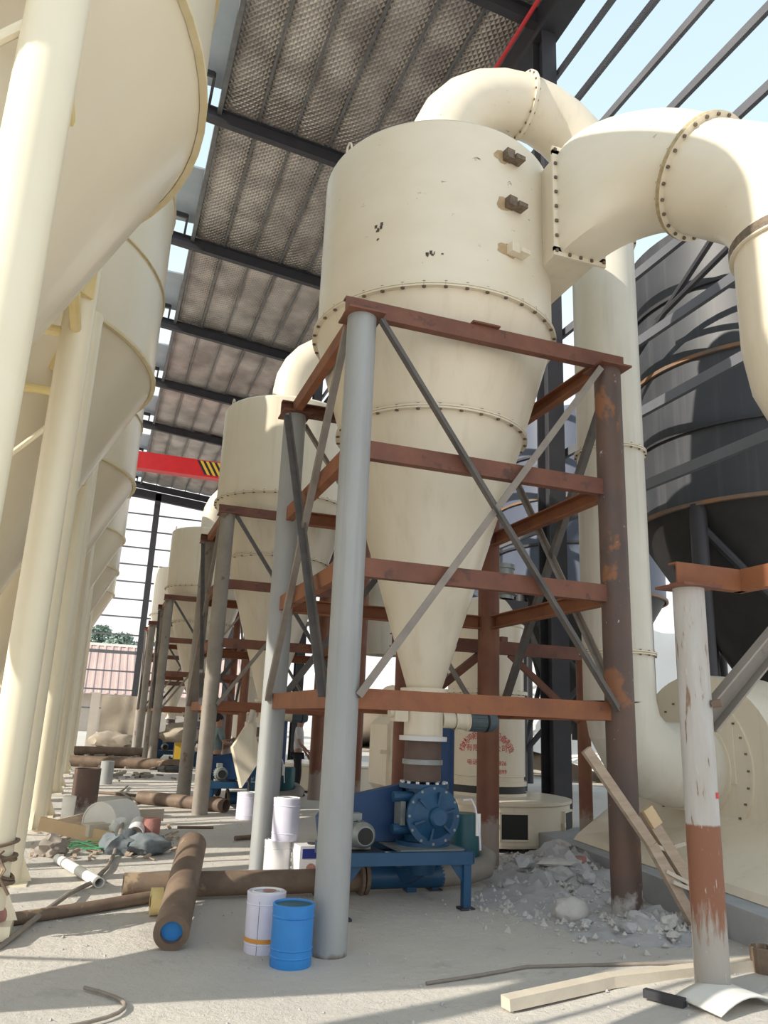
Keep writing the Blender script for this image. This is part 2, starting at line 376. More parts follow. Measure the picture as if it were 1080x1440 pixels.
# end wall frame
wb = structure('wall_back', 'open end frame of thin girts against the bright sky')
YE = RY[-1]+.3
for k in range(13):
    MB().bar((-12, YE, 1.9+1.22*k), (7.5, YE, 1.9+1.22*k), RP(.08, .10)).build('girt', girt_m, wb, smooth=0)
MB().bar((2.5, YE, 0), (2.5, YE, 16.9), RP(.40, .30), (0, 1, 0)).build('post', dark, wb, smooth=0)
MB().bar((-9, YE, ZR(-9)-.75), (7.6, YE, ZR(7.6)-.75), RP(.3, .6)).build('end_beam', dark, wb, smooth=0)
MB().bar((-12, YE, 5.6), (7.5, YE, 5.6), RP(.1, .22)).build('girt', girt_m, wb, smooth=0)

# overhead crane
t = thing('overhead_crane', 'red overhead crane girder spanning below the roof in the far bays', 'crane', (0, 41, 0))
MB().box((.2, 0, 14.42), (14.2, .5, .85)).build('girder', red, t, smooth=0)
MB().box((.2, 0, 13.95), (14.2, .62, .05)).build('bottom_flange', red, t, smooth=0)
mb = MB()
for i in range(4):
    x = 4.0+i*.3; mb.add([(x, -.256, 14.05), (x+.15, -.256, 14.05), (x-.3, -.256, 14.8), (x-.45, -.256, 14.8)], [(0, 1, 2, 3)])
mb.build('warning_stripes', blk, t, smooth=0)
mb = MB()
for i in range(4):
    x = 4.15+i*.3; mb.add([(x, -.256, 14.05), (x+.15, -.256, 14.05), (x-.3, -.256, 14.8), (x-.45, -.256, 14.8)], [(0, 1, 2, 3)])
mb.build('warning_stripes', yel, t, smooth=0)
for x in (-6.8, 7.15): MB().box((x, 0, 14.0), (.25, 2.0, .35)).build('end_carriage', red, t, smooth=0)
for x in (7.15,):
    tag(MB().bar((x, RY[2], 13.6), (x, RY[-1], 13.6), IB(.45, .2, .02)).build('runway_beam', dark, smooth=0), 'dark crane runway beam along the right columns', 'beam')

# ---------------------------------------------------------------- silos on the left
def silo():
    t = thing('storage_silo', '', 'silo', (-2.41, 5.35, 0), 0, 'row of cream silos on the left')
    R = 2.63
    MB().lathe([(R, 6.0), (R, 10.2), (1.2, 10.9), (.3, 11.0), (0, 11.0)], 64).build('shell', silo_m, t, smooth=.5)
    MB().lathe([(R-.01, 6.02), (.25, 1.15), (.25, .95), (0, .95)], 64).build('cone', silo_m, t, smooth=.5)
    MB().lathe([(R-.02, 5.99), (R+.035, 5.99), (R+.035, 6.03), (R-.02, 6.03)], 64).build('flange', silo_edge, t, smooth=.5)
    MB().lathe([(.2, .95), (.32, .95), (.32, .99), (.2, .99)], 24).build('outlet_flange', silo_yel, t, smooth=.5)
    for z in (7.25, 8.7): MB().lathe([(R-.01, z), (R+.03, z), (R+.018, z+.03), (R-.01, z+.03)], 64).build('seam', silo_edge if z < 8 else silo_leg, t, smooth=.5)
    L = [(-1.82, -1.9), (1.82, -1.9), (1.82, 1.9), (-1.82, 1.9)]
    for x, y in L:
        lg = MB().tube((x, y, -.08), (x, y, 6.0), .14, 20).build('leg', silo_leg, t)
        mb = MB().box((x, y, -.03), (.42, .42, .1))
        mb.build('base_plate', silo_leg, lg, smooth=0)
        for a in range(4):
            mb = MB()
            dx, dy = cos(a*pi/2), sin(a*pi/2); e = Vector((-dy, dx, 0))*.008; c = Vector((x, y, 0))
            q = [c+Vector((dx*.13, dy*.13, .02)), c+Vector((dx*.24, dy*.24, .02)), c+Vector((dx*.13, dy*.13, .26))]
            mb.add([p-e for p in q]+[p+e for p in q], [(0, 1, 2), (5, 4, 3), (0, 3, 4, 1), (1, 4, 5, 2), (2, 5, 3, 0)])
            mb.build('gusset', silo_leg, lg, smooth=0)
        MB().box((x*.93, y*.93, 5.62), (.34, .34, .6), pi/4).build('leg_bracket', silo_yel, t, smooth=0)
    for i in range(4):
        a, b = L[i], L[(i+1) % 4]
        MB().tube((a[0], a[1], 5.0), (b[0], b[1], 5.0), .05, 10).build('tie_beam', silo_yel, t)
        if i in (0, 2, 3): MB().tube((a[0], a[1], .6), (b[0], b[1], 4.9), .03, 8).build('brace', silo_leg, t)
    return t
s0 = silo()
nm = ['nearest cream silo on the left, its cone and leg filling the picture edge', 'second cream silo from the camera in the left row', 'third cream silo from the camera in the left row',
      'fourth cream silo from the camera in the left row', 'fifth cream silo from the camera in the left row', 'farthest cream silo at the end of the left row']
s0['label'] = nm[0]
for i in range(1, 6): dup(s0, (-2.41, 5.35+5.35*i, 0), nm[i])

# ---------------------------------------------------------------- cyclone frames
CX, CY, CW, CD = 1.921, 6.362, 2.717, 2.675
def bolts(c, R, z, n, s=.022):
    mb = MB()
    for i in range(n):
        a = 2*pi*i/n; mb.lathe([(s, z-.035), (s, z+.03)], 6, (c[0]+R*cos(a), c[1]+R*sin(a), 0)); k = len(mb.v)
        mb.f.append(tuple(range(k-6, k))); mb.f.append(tuple(range(k-7, k-13, -1)))
    return mb
def cage(near):
    t = thing('support_tower', '', 'steel tower', (CX, CY, 0), 0, 'support frames of the cyclones')
    pos = [(0, 0), (CW, 0), (CW, CD), (0, CD)]
    ms = [greyleg, rustleg, rustred, greyleg] if near else [dustleg, rustred, rustred, dustleg]
    ZTOP = 5.28
    for (x, y), m in zip(pos, ms):
        z = -.16 if near and (x, y) == (0, 0) else -.04
        lg = MB().tube((x, y, z), (x, y, ZTOP), .137, 24).build('leg', m, t)
        if near: lg['label'] = {'grey primer pipe': 'pale grey primed pipe leg', 'rust brown pipe': 'dark brown rusted pipe leg', 'red brown pipe': 'red brown rusted pipe leg'}[m.name]
        MB().box((x, y, ZTOP+.01), (.36, .36, .02)).build('cap_plate', rust, lg, smooth=0)
    ctr = Vector((CW/2, CD/2, 0))
    for zi, z in enumerate((5.375, 3.98, 2.905, 1.80)):
        for i in range(4):
            a = Vector((*pos[i], z)); b = Vector((*pos[(i+1) % 4], z)); d = (b-a).normalized()
            r = -.18 if z > 5 else .12
            p, q = a+d*r, b-d*r
            if z > 5 and i % 2: p, q = a+d*.04, b-d*.04
            mid = (p+q)/2-ctr; s_ = 1 if d.cross(Vector((0, 0, 1))).dot(mid) > 0 else -1
            m = (rust if z > 5 else rustO) if (i in (0, 2)) else rustO
            if z < 5 and zi in (1, 2) and i == 0: m = rust
            MB().bar(p, q, CH(.165, .09, .014, s_)).build('beam', m, t, smooth=0)
    for i in range(4):
        a = Vector((*pos[i], 0)); b = Vector((*pos[(i+1) % 4], 0)); d = (b-a).normalized(); n = d.cross(Vector((0, 0, 1)))
        if n.dot((a+b)/2-ctr) < 0: n = -n
        MB().bar(a+d*.13+n*.10+Vector((0, 0, 5.22)), b-d*.13+n*.10+Vector((0, 0, 1.80)), LP(.075, .012)).build('brace', brace_d, t, smooth=0)
        MB().bar(b-d*.13+n*.13+Vector((0, 0, 5.22)), a+d*.13+n*.13+Vector((0, 0, 1.80)), LP(.065, .012)).build('brace', brace_l, t, smooth=0)
    MB().box((1.27, -.0, 5.47), (.30, .16, .02)).build('seat_plate', rust, t, smooth=0)
    return t
f1 = cage(True); f1['label'] = 'nearest rusty four legged frame holding the large front cyclone'
f2 = cage(False); DY = [8.03, 20.27, 28.4]
f2.location = (CX, CY+DY[0], 0); f2['label'] = 'second dusty steel frame, holding the cyclone behind the front one'
dup(f2, (CX, CY+DY[1], 0), 'third steel frame from the camera, under the small far cyclone')
dup(f2, (CX, CY+DY[2], 0), 'farthest steel frame, thin legs at the end of the frame row')

# ---------------------------------------------------------------- cyclones
AX, AY = 3.22, 7.725
def cyclone(detail):
    t = thing('cyclone', '', 'cyclone', (AX, AY, 0), 0, 'cream cyclone separators')
    R = 1.365
    MB().lathe([(R, 5.90), (R, 7.87), (R-.03, 7.91), (.5, 7.98), (0, 7.98)], 72).build('barrel', creamB if detail else cream, t, smooth=.4)
    r = lambda z: .166+(z-1.92)*(1.03-.166)/(4.70-1.92)
    MB().lathe([(R, 5.86), (1.03, 4.72)], 72).build('upper_cone', cream, t)
    MB().lathe([(1.03, 4.69), (r(3.55), 3.55), (r(3.54)+.006, 3.54), (r(2.44), 2.44), (r(2.43)+.005, 2.43), (.175, 1.95)], 72).build('lower_cone', cream, t)
    for z, rr, n in ((5.88, R, 40), (4.705, 1.03, 30)):
        fl_ = MB().lathe([(rr-.02, z-.022), (rr+.05, z-.022), (rr+.05, z-.003), (rr+.044, z), (rr+.05, z+.003), (rr+.05, z+.022), (rr-.02, z+.022)], 72).build('flange', cream, t, smooth=.3)
        MB().lathe([(rr+.051, z-.004), (rr+.051, z+.004)], 72).build('gasket', seam_m, fl_)
        b = bolts((0, 0), rr+.028, z, n).build('bolts', bolt_m, fl_, smooth=0); b['kind'] = 'stuff'
    # discharge valve and boot
    MB().lathe([(.19, 1.95), (.20, 1.93), (.20, 1.50), (0, 1.50)], 32).build('discharge_valve', cream, t)
    MB().lathe([(.175, 1.975), (.25, 1.975), (.25, 1.935), (.175, 1.935)], 32).build('discharge_flange', cream, t)
    MB().lathe([(.15, 1.50), (.245, 1.50), (.245, 1.455), (.15, 1.455)], 32).build('boot_flange', white_tin, t)
    MB().lathe([(.185, 1.45), (.19, 1.27), (.20, 1.262), (.20, 1.238), (.19, 1.23), (.19, 1.07)], 32).build('boot', rubber, t)
    for z in (1.262, 1.238): MB().lathe([(.19, z-.012), (.206, z-.012), (.206, z+.012), (.19, z+.012)], 32).build('clamp', motor_g, t)
    MB().box((-.27, 0, 1.72), (.14, .16, .17)).build('bearing_housing', cream, t, smooth=0)
    MB().tube((-.38, 0, 1.72), (-.2, 0, 1.72), .05, 14).build('shaft_cover', cream, t)
    MB().tube((.2, 0, 1.67), (.34, 0, 1.67), .085, 18).build('gearbox', cream, t)
    MB().lathe([(.10, .34), (.10, .36), (.085, .37), (.095, .47), (.095, .48), (.11, .49), (.11, .5)], 20, (0, 0, 1.67), Matrix.Rotation(pi/2, 3, 'Y')).build('gearbox', cream, t)
    mo = MB().lathe([(0, .5), (.10, .5), (.10, .72), (.105, .725), (.105, .78), (.08, .83), (0, .835)], 24, (0, 0, 1.67), Matrix.Rotation(pi/2, 3, 'Y')).build('motor', motor_b, t)
    MB().lathe([(.1, .7), (.112, .7), (.112, .715), (.1, .715)], 24, (0, 0, 1.67), Matrix.Rotation(pi/2, 3, 'Y')).build('fan_ring', blk, mo)
    mb = MB()
    for i in range(16):
        a = i*pi/8; mb.box((.6, .104*cos(a), 1.67+.104*sin(a)), (.18, .006, .018), T=Matrix.Rotation(a, 3, 'X'))
    mb.build('cooling_fins', motor_b, mo, smooth=0)
    for i in range(8):   # lifting lugs on the lid rim
        if i in (0,): continue
    for a in (radians(198), radians(20)):
        c = Vector((cos(a)*(R-.03), sin(a)*(R-.03), 7.9))
        MB().sweep([c+Vector((-sin(a), cos(a), 0))*.05*cos(q)+Vector((0, 0, .10*sin(q))) for q in [pi*k/8 for k in range(9)]], .012, 8).build('lifting_lug', cream, t)
    if detail:
        for (x, y, z) in ((3.461, 6.381, 7.575), (3.489, 6.387, 6.996), (3.516, 6.392, 6.444)):
            d = Vector((x-AX, y-AY, 0)).normalized(); a = atan2(d.y, d.x); c = d*R
            mb = MB(); pts_ = []
            for q in range(14):
                w_ = 2*pi*q/14; rr = .10*(.75+.45*random.random()); aa = a-.035+rr*cos(w_)/R*1.2; pts_.append(((R+.003)*cos(aa), (R+.003)*sin(aa), z-.01+rr*sin(w_)*.8))
            mb.add(pts_, [tuple(range(14))]); mb.build('rust_stain', stain_m, t, smooth=0)
            mb = MB().box((c.x+d.x*.04, c.y+d.y*.04, z), (.10, .10, .11), a)
            mb.box((c.x+d.x*.06-d.y*.11, c.y+d.y*.06+d.x*.11, z-.02), (.12, .12, .05), a)
            mb.build('cut_lug', bolt_m if z > 6.6 else cream, t, smooth=0)
        for z, ap, dz, dd in ((6.215, None, .045, .14), (6.56, None, .2, .06)):
            x, y = (2.686, 6.469) if z < 6.4 else (2.18, 6.841)
            a = atan2(y-AY, x-AX)
            mb = MB()
            for i in range(9):
                a1 = a+(random.random()-.5)*dd; z1 = z+(random.random()-.5)*dz; wv = .004+.02*random.random()
                mb.lathe([(R+.003, z1), (R+.003, z1+.015+.03*random.random())], 2, (0, 0, 0), None, a1, a1+wv)
            mb.build('scuff_mark', mark_m, t, smooth=0)['kind'] = 'stuff'
    return t
c1 = cyclone(True); c1['label'] = 'large cream cyclone in front with rusty lugs and bolted flanges'
c2 = cyclone(False); c2.location = (AX, AY+DY[0], 0); c2['label'] = 'second cream cyclone, half hidden behind the front frame leg'
dup(c2, (AX, AY+DY[1], 0), 'third cream cyclone from the camera, small and far')
dup(c2, (AX, AY+DY[2], 0), 'farthest cream cyclone, barely showing behind the third')

# arched air duct from cyclone lid to the blower
duct_m = mat('pale duct paint', (.72, .685, .60), (.66, .625, .54), 1.2, .4, bump=.05, bscale=5, streak=((.50, .46, .38), 6, .4, .4))
def duct(full):
    t = thing('air_duct', '', 'duct', (AX, AY, 0), 0, 'arched cream air ducts')
    r, Rb, zc = .40, 1.205, 8.53; cxm = 1.205
    pts = [Vector((0, 0, 7.985)), Vector((0, 0, 8.4))]+arc((cxm, 0, zc), Rb, pi, pi/2, 6, (1, 0, 0), (0, 0, 1))
    MB().sweep(pts, r, 36).build('elbow', creamB if full else cream, t, smooth=.5)
    pts = arc((cxm, 0, zc), Rb, pi/2, 0, 6, (1, 0, 0), (0, 0, 1))+[Vector((2.41, 0, 8.3))]
    MB().sweep(pts, r, 36).build('elbow', cream, t, smooth=.5)
    top = Vector((cxm, 0, zc+Rb)); T = Matrix.Rotation(pi/2, 3, 'Y')
    fl_ = MB().lathe([(r, -.02), (r+.05, -.02), (r+.05, .02), (r, .02)], 36, top, T).build('flange', cream, t, smooth=.3)
    mb = MB()
    for i in range(18):
        a = 2*pi*i/18; c = top+T @ Vector(((r+.026)*cos(a), (r+.026)*sin(a), 0)); mb.tube(c-Vector((.035, 0, 0)), c+Vector((.035, 0, 0)), .015, 6)
    mb.build('bolts', bolt_m, fl_, smooth=0)['kind'] = 'stuff'
    MB().lathe([(r, 7.985), (r+.06, 7.985), (r+.06, 8.03), (r, 8.03)], 36).build('flange', cream, t, smooth=.3)
    zb = 1.95 if full else 3.0
    MB().tube((2.41, 0, 8.31), (2.41, 0, zb), r, 40, caps=False).build('riser', duct_m, t)
    for z in (7.9, 4.93, 2.49):
        if z < zb: continue
        f_ = MB().lathe([(r-.01, z-.02), (r+.035, z-.02), (r+.035, z+.02), (r-.01, z+.02)], 40, (2.41, 0, 0)).build('flange', cream, t, smooth=.3)
        MB().lathe([(r+.036, z-.005), (r+.036, z+.005)], 40, (2.41, 0, 0)).build('gasket', seam_m, f_)
        bolts((2.41, 0), r+.02, z, 20, .013).build('bolts', bolt_m, f_, smooth=0)['kind'] = 'stuff'
    return t
d1 = duct(True); d1['label'] = 'tall cream air duct arching from the front cyclone lid down to the blower'
rise_m = duct_m
t = d1
pts = arc((2.41+.66, 0, 1.95), .66, pi, 1.5*pi, 4, (1, 0, 0), (0, 0, 1))
MB().sweep(pts+[Vector((3.46, 0, 1.29))], [.40, .41, .43, .45, .47, .47], 40).build('bottom_elbow', rise_m, t, smooth=.2)
d2 = duct(False); d2.location = (AX, AY+DY[0], 0); d2['label'] = 'cream air duct arching over the second cyclone'
dup(d2, (AX, AY+DY[1], 0), 'cream air duct arching over the third cyclone, mostly hidden')

# inlet duct: narrow rectangular flange to round flange, then elbow
t = thing('inlet_duct', 'cream inlet duct with round elbow joining the right side of the front cyclone', 'duct')
xa, xb, yf, za, zb = 4.04, 4.585, 6.32, 6.53, 7.80
N = 40
def rectring(x0, x1, y, z0_, z1_):
    P = []
    for i in range(N):
        a = 2*pi*(i+.5)/N; c, s_ = cos(a), sin(a); m = max(abs(c), abs(s_)); P.append(Vector(((x0+x1)/2-(x1-x0)/2*c/m, y, (z0_+z1_)/2+(z1_-z0_)/2*s_/m)))
    return P
gc = Vector((5.05, 5.25, 6.98)); gr = .545; nrm = Vector((.27, -.73, -.62)).normalized()
ra = rectring(xa, xb, yf, za, zb)
hx = Vector((-nrm.y, nrm.x, 0)).normalized(); hz = hx.cross(nrm); hz = hz if hz.z > 0 else -hz
rc = [gc - hx*cos(2*pi*(i+.5)/N)*gr + hz*sin(2*pi*(i+.5)/N)*gr for i in range(N)]
rings = []
for k in range(13):
    u = k/12; h00 = 2*u**3-3*u*u+1; h10 = u**3-2*u*u+u; h01 = 3*u*u-2*u**3; h11 = u**3-u*u
    rings.append([p*h00+Vector((0, -1.15, 0))*h10+q*h01+nrm*1.25*h11+Vector((0, 0, max(0, q.z-gc.z)/gr*.26*sin(pi*u)**1.2)) for p, q in zip(ra, rc)])
MB().loft(rings, False).build('transition', creamB, t, smooth=.7)
ys_ = 6.95
mb = MB()
def stub(y0): return [(xa+.02, y0), (xb-.02, y0)]
mb.add([(xa+.02, yf, za+.02), (xb-.02, yf, za+.02), (xb-.02, yf, zb-.02), (xa+.02, yf, zb-.02), (xa+.02, ys_, za+.02), (xb-.02, 7.7, za+.02), (xb-.02, 7.7, zb-.02), (xa+.02, ys_, zb-.02)],
       [(0, 1, 5, 4), (1, 2, 6, 5), (2, 3, 7, 6), (3, 0, 4, 7)])
mb.build('inlet_stub', cream, t, smooth=0)
fl_ = MB(); e_ = .05
for c, d in ((((xa+xb)/2, yf, za-.0), (xb-xa+2*e_, .03, 2*e_)), (((xa+xb)/2, yf, zb), (xb-xa+2*e_, .03, 2*e_)), ((xa, yf, (za+zb)/2), (2*e_, .03, zb-za)), ((xb, yf, (za+zb)/2), (2*e_, .03, zb-za))): fl_.box(c, d)
fl_ = fl_.build('flange', cream, t, smooth=0)
mb = MB()
for i in range(8):
    z = za+(zb-za)*i/7
    for x in (xa-.02, xb+.02): mb.box((x, yf, z), (.03, .07, .03))
for i in range(1, 4): mb.box((xa+(xb-xa)*i/4, yf, za-.02), (.03, .07, .03))
mb.build('bolts', bolt_m, fl_, smooth=0)['kind'] = 'stuff'
T = nrm.to_track_quat('Z', 'Y').to_matrix()
f_ = MB().lathe([(gr-.02, -.03), (gr+.06, -.03), (gr+.06, .03), (gr-.02, .03)], 48, gc, T).build('flange', cream, t, smooth=.3)
MB().lathe([(gr+.061, -.024), (gr+.061, .024)], 48, gc, T).build('gasket', seam_m, f_)
mb = MB()
for i in range(24):
    a = 2*pi*i/24; c = gc+T @ Vector(((gr+.03)*cos(a), (gr+.03)*sin(a), 0)); mb.tube(c-nrm*.05, c+nrm*.05, .018, 6)
mb.build('bolts', bolt_m, f_, smooth=0)['kind'] = 'stuff'
hd = Vector((nrm.x, nrm.y, 0)).normalized(); ph = math.asin(-nrm.z); Rb = 1.1
cc = gc+nrm*.52
pts = [gc, gc+nrm*.25, cc]
for k in range(1, 7):
    a = ph+(pi/2-ph)*k/6; pts.append(cc+hd*Rb*(sin(a)-sin(ph))*1.0*0+hd*Rb*((1-sin(ph))-(1-sin(a)))+Vector((0, 0, -1))*Rb*(cos(ph)-cos(a)))
MB().sweep(pts, gr, 44).build('elbow', creamB, t, smooth=.5)
pe = pts[-1]
low = [pe, pe+Vector((0, 0, -.9))]
low += [low[1]+Vector((.9*(1-cos(a)), -.25*(1-cos(a)), -.9*sin(a))) for a in [pi/2*k/5 for k in range(1, 6)]]
low += [low[-1]+Vector((.25, -.06, 0))]
MB().sweep(low, gr, 44).build('lower_elbow', cream, t, smooth=.5)
f_ = MB().lathe([(gr-.02, -.06), (gr+.035, -.06), (gr+.035, .06), (gr-.02, .06)], 48, pe).build('flange', cream, t, smooth=.3)
MB().lathe([(gr+.036, -.045), (gr+.036, .045)], 48, pe).build('gasket', bolt_m, f_)

# ---------------------------------------------------------------- blower (fan) on the plinth
t = thing('centrifugal_blower', 'large cream centrifugal blower housing on the concrete plinth at right', 'blower', (6.72, 7.75, 1.27))
pts = []
for i in range(49):
    a = 2*pi*i/48*.88+pi*.02; rr = .98+.22*i/48; pts.append((rr*cos(a), rr*sin(a)))
prof = [(y, z) for y, z in pts]
Y0p = [p for p in pts]+[(1.25, -1.0), (1.05, -1.0)] if False else pts
def plate(x0, x1, pr, m, name, par):
    n = len(pr); mb = MB(); mb.add([(x0, y, z) for y, z in pr]+[(x1, y, z) for y, z in pr], [tuple(range(n)), tuple(range(2*n-1, n-1, -1))]+[(i, (i+1) % n, n+(i+1) % n, n+i) for i in range(n)])
    return mb.build(name, m, par, smooth=.5)
plate(0, .75, [(y, z) for y, z in [(1.12*cos(2*pi*i/48)*(1+.08*sin(pi*i/48)), 1.05*sin(2*pi*i/48)) for i in range(48)]], cream, 'scroll_housing', t)
plate(.02, .6, [(-1.3, -.05), (-.95, -.05), (-.7, -.6), (.9, -.6), (1.3, -1.0), (-1.75, -1.0)], cream, 'pedestal', t)
mb = MB(); P = [(-1.30, -2.2), (-.72, 1.55), (.35, 1.55), (.35, -2.2)]; mb.add([(x, y, -.995) for x, y in P]+[(-1.24, -2.2, -.93), (-.66, 1.55, -.93), (.35, 1.55, -.25), (.35, -2.2, -.25)], [(0, 1, 2, 3), (7, 6, 5, 4), (0, 4, 5, 1), (1, 5, 6, 2), (2, 6, 7, 3), (3, 7, 4, 0)]); mb.build('base_block', cream, t, smooth=0)
cv = plate(-.03, 0, [(.84*cos(2*pi*i/40), .84*sin(2*pi*i/40)) for i in range(40)], cream, 'cover_plate', t)
mb = MB()
for i in range(28):
    a = 2*pi*i/28; mb.box((-.035, .79*cos(a), .79*sin(a)), (.03, .022, .022))
mb.build('bolts', bolt_m, cv, smooth=0)['kind'] = 'stuff'
mb = MB().box((-.035, -.42, .16), (.02, .36, .62)); mb.build('access_panel', cream, cv, smooth=0)
MB().lathe([(.47, -.06), (.55, -.06), (.55, 0), (.47, 0)], 36, (0, 0, 0), Matrix.Rotation(pi/2, 3, 'Y')).build('inlet_collar', cream, t)
MB().lathe([(0, .30), (.36, .30), (.36, -.1), (.2, -.2), (0, -.2)], 30, (.25, -1.50, .1), Matrix.Rotation(pi/2, 3, 'X')).build('bearing_casing', white_tin, t)
MB().tube((.3, -.4, 1.06), (.3, -.4, 1.14), .05, 10).build('lifting_lug', cream, t)
mb = MB()
for i in range(5): mb.box((-.003, -1.35+.05*i, -.33+.02*(i % 2)), (.006, .03, .05+.01*(i % 3)))
mb.build('painted_mark', redtext, t, smooth=0)

# ---------------------------------------------------------------- text helper
def glyphs(txt, size):
    cu = bpy.data.curves.new('lettering', 'FONT'); cu.body = txt; cu.size = size; cu.align_x = 'CENTER'; cu.align_y = 'CENTER'; cu.resolution_u = 3
    ob = bpy.data.objects.new('lettering', cu); COL.objects.link(ob)
    dg = bpy.context.evaluated_depsgraph_get(); ev = ob.evaluated_get(dg); me = ev.to_mesh()
    vs = [v.co.copy() for v in me.vertices]; fs = [tuple(p.vertices) for p in me.polygons]; ev.to_mesh_clear()
    bpy.data.objects.remove(ob); bpy.data.curves.remove(cu); return vs, fs
def letter_cyl(lines, R, a0, z0):   # lines: (text, size, u, v, rot) mapped on a cylinder round the origin; u to the viewer's right
    mb = MB()
    for txt, size, u, v, rot in lines:
        vs, fs = glyphs(txt, size); out = []
        for p in vs:
            x = p.x*cos(rot)-p.y*sin(rot)+u; y = p.x*sin(rot)+p.y*cos(rot)+v; a = a0+x/R
            out.append((R*cos(a), R*sin(a), z0+y))
        mb.add(out, fs)
    return mb

# ---------------------------------------------------------------- mills
def mill(text):
    t = thing('grinding_mill', '', 'mill', (5.70, 11.2, 0), 0, 'cream grinding mills behind the frames')
    MB().lathe([(1.22, .06), (1.24, .10), (1.24, .58), (1.27, .60), (1.27, .64), (1.20, .65), (.62, .66), (.62, .70)], 56).build('base_ring', cream, t, smooth=.4)
    MB().lathe([(.9, -.02), (.9, .08)], 32).build('foundation', dark, t)
    MB().lathe([(.60, .66), (.60, .80)], 40).build('neck', dark, t)
    MB().lathe([(.58, .80), (.62, .80), (.62, .86), (.58, .86), (.58, .92), (.60, .93), (.60, 2.12)], 48).build('housing', cream, t, smooth=.4)
    f_ = MB().lathe([(.57, 2.11), (.645, 2.11), (.645, 2.16), (.57, 2.16)], 48).build('flange', cream, t, smooth=.3)
    bolts((0, 0), .62, 2.135, 28, .014).build('bolts', bolt_m, f_, smooth=0)['kind'] = 'stuff'
    MB().lathe([(.585, 2.16), (.585, 3.12), (.60, 3.13), (.60, 3.18), (.56, 3.19), (.40, 3.55), (.25, 3.6), (0, 3.6)], 48).build('classifier', cream, t, smooth=.4)
    mo = MB().lathe([(.20, 3.6), (.20, 3.66), (.25, 3.67), (.25, 3.72), (.2, 3.73), (.2, 4.08), (.22, 4.09), (.22, 4.16), (0, 4.18)], 28, (.22, -.1, 0)).build('motor', motor_g, t, smooth=.4)
    MB().box((.48, -.1, 3.85), (.12, .18, .2)).build('terminal_box', motor_b, mo, smooth=0)
    MB().box((.30, -.1, 3.45), (.5, .55, .22)).build('motor_bracket', dark, t, smooth=0)
    for a in (-1.72, -.82, -2.7):
        c = Vector((cos(a), sin(a), 0))
        MB().box((c.x*1.2, c.y*1.2, .34), (.12, .38, .32), a).build('window', blk, t, smooth=0)
        mb = MB()
        for s_ in (-1, 1): mb.box((c.x*1.25-sin(a)*.22*s_, c.y*1.25+cos(a)*.22*s_, .34), (.04, .06, .06), a)
        for dz in (-.17, .17): mb.box((c.x*1.242, c.y*1.242, .34+dz), (.05, .42, .025), a)
        for s_ in (-1, 1): mb.box((c.x*1.242-sin(a)*.2*s_, c.y*1.242+cos(a)*.2*s_, .34), (.05, .025, .36), a)
        mb.build('window_frame', cream, t, smooth=0)
    if text:
        L = []; s_ = '桂林鸿程矿山设备制造'
        for i, ch in enumerate(s_):
            a = radians(160-140*i/(len(s_)-1)); L.append((ch, .115, .40*cos(a), .30*sin(a)+.0, a-pi/2))
        L += [('有限责任公司', .105, 0, .10, 0), ('电话:         -2826', .085, .0, -.10, 0), ('                2899', .085, .03, -.22, 0)]
        letter_cyl(L, .604, atan2(-11.2, -5.7)+.04, 1.22).build('lettering', redtext, t, smooth=0)['kind'] = 'stuff'
    return t
m1 = mill(True); m1['label'] = 'cream grinding mill with red lettering behind the front frame'
m2 = mill(False); m2.location = (5.7, 19.3, 0); m2['label'] = 'cream mill further back, seen between the front frame legs'
dup(m2, (5.7, 31.2, 0), 'farthest cream mill, behind the second and third frames')

t = thing('feed_housing', 'cream eight sided housing with a slot handle left of the boot', 'housing', (4.52, 11.6, 0), .05)
o8 = [(-.28, .72), (-.12, .55), (.26, .55), (.30, .72), (.30, 1.75), (.24, 1.86), (-.02, 1.86), (-.28, 1.60)]
def plateY(y0, y1, pr, m, name, par, smooth=0):
    n = len(pr); mb = MB(); mb.add([(x, y0, z) for x, z in pr]+[(x, y1, z) for x, z in pr], [tuple(range(n)), tuple(range(2*n-1, n-1, -1))]+[(i, (i+1) % n, n+(i+1) % n, n+i) for i in range(n)])
    return mb.build(name, m, par, smooth=smooth)
plateY(.0, .7, o8, cream, 'box', t)
plateY(-.05, 0, [((x-.01)*.82+.01, (z-1.2)*.86+1.2) for x, z in o8], cream, 'door', t)
MB().box((-.06, -.06, 1.25), (.02, .03, .42)).build('handle', white, t, smooth=0)
for z in (.62, 1.2, 1.75): MB().box((-.33, 0, z), (.12, .06, .06)).build('lug', cream, t, smooth=0)
plateY(.05, .6, [(-.3, 0), (.3, 0), (.3, .56), (-.3, .56)], dark, 'stand', t)

# portal frame in front of the mill
t = thing('portal_frame', 'rusty portal frame with knee braces in front of the lettered mill', 'steel frame', (0, 9.42, 0))
for x in (3.62, 6.28): MB().tube((x, 0, 0), (x, 0, 2.56), .09, 18).build('leg', rustred, t)
MB().bar((3.45, 0, 2.645), (6.38, 0, 2.645), CH(.17, .10, .014)).build('beam', rust, t, smooth=0)
MB().bar((3.70, 0, 1.75), (4.75, 0, 2.57), RP(.08, .10)).build('knee_brace', rust, t, smooth=0)
MB().bar((6.20, 0, 1.75), (5.15, 0, 2.57), RP(.06, .08)).build('knee_brace', rust, t, smooth=0)
MB().box((5.05, 0, 2.76), (.10, .08, .07), .3).build('cleat', rust, t, smooth=0)

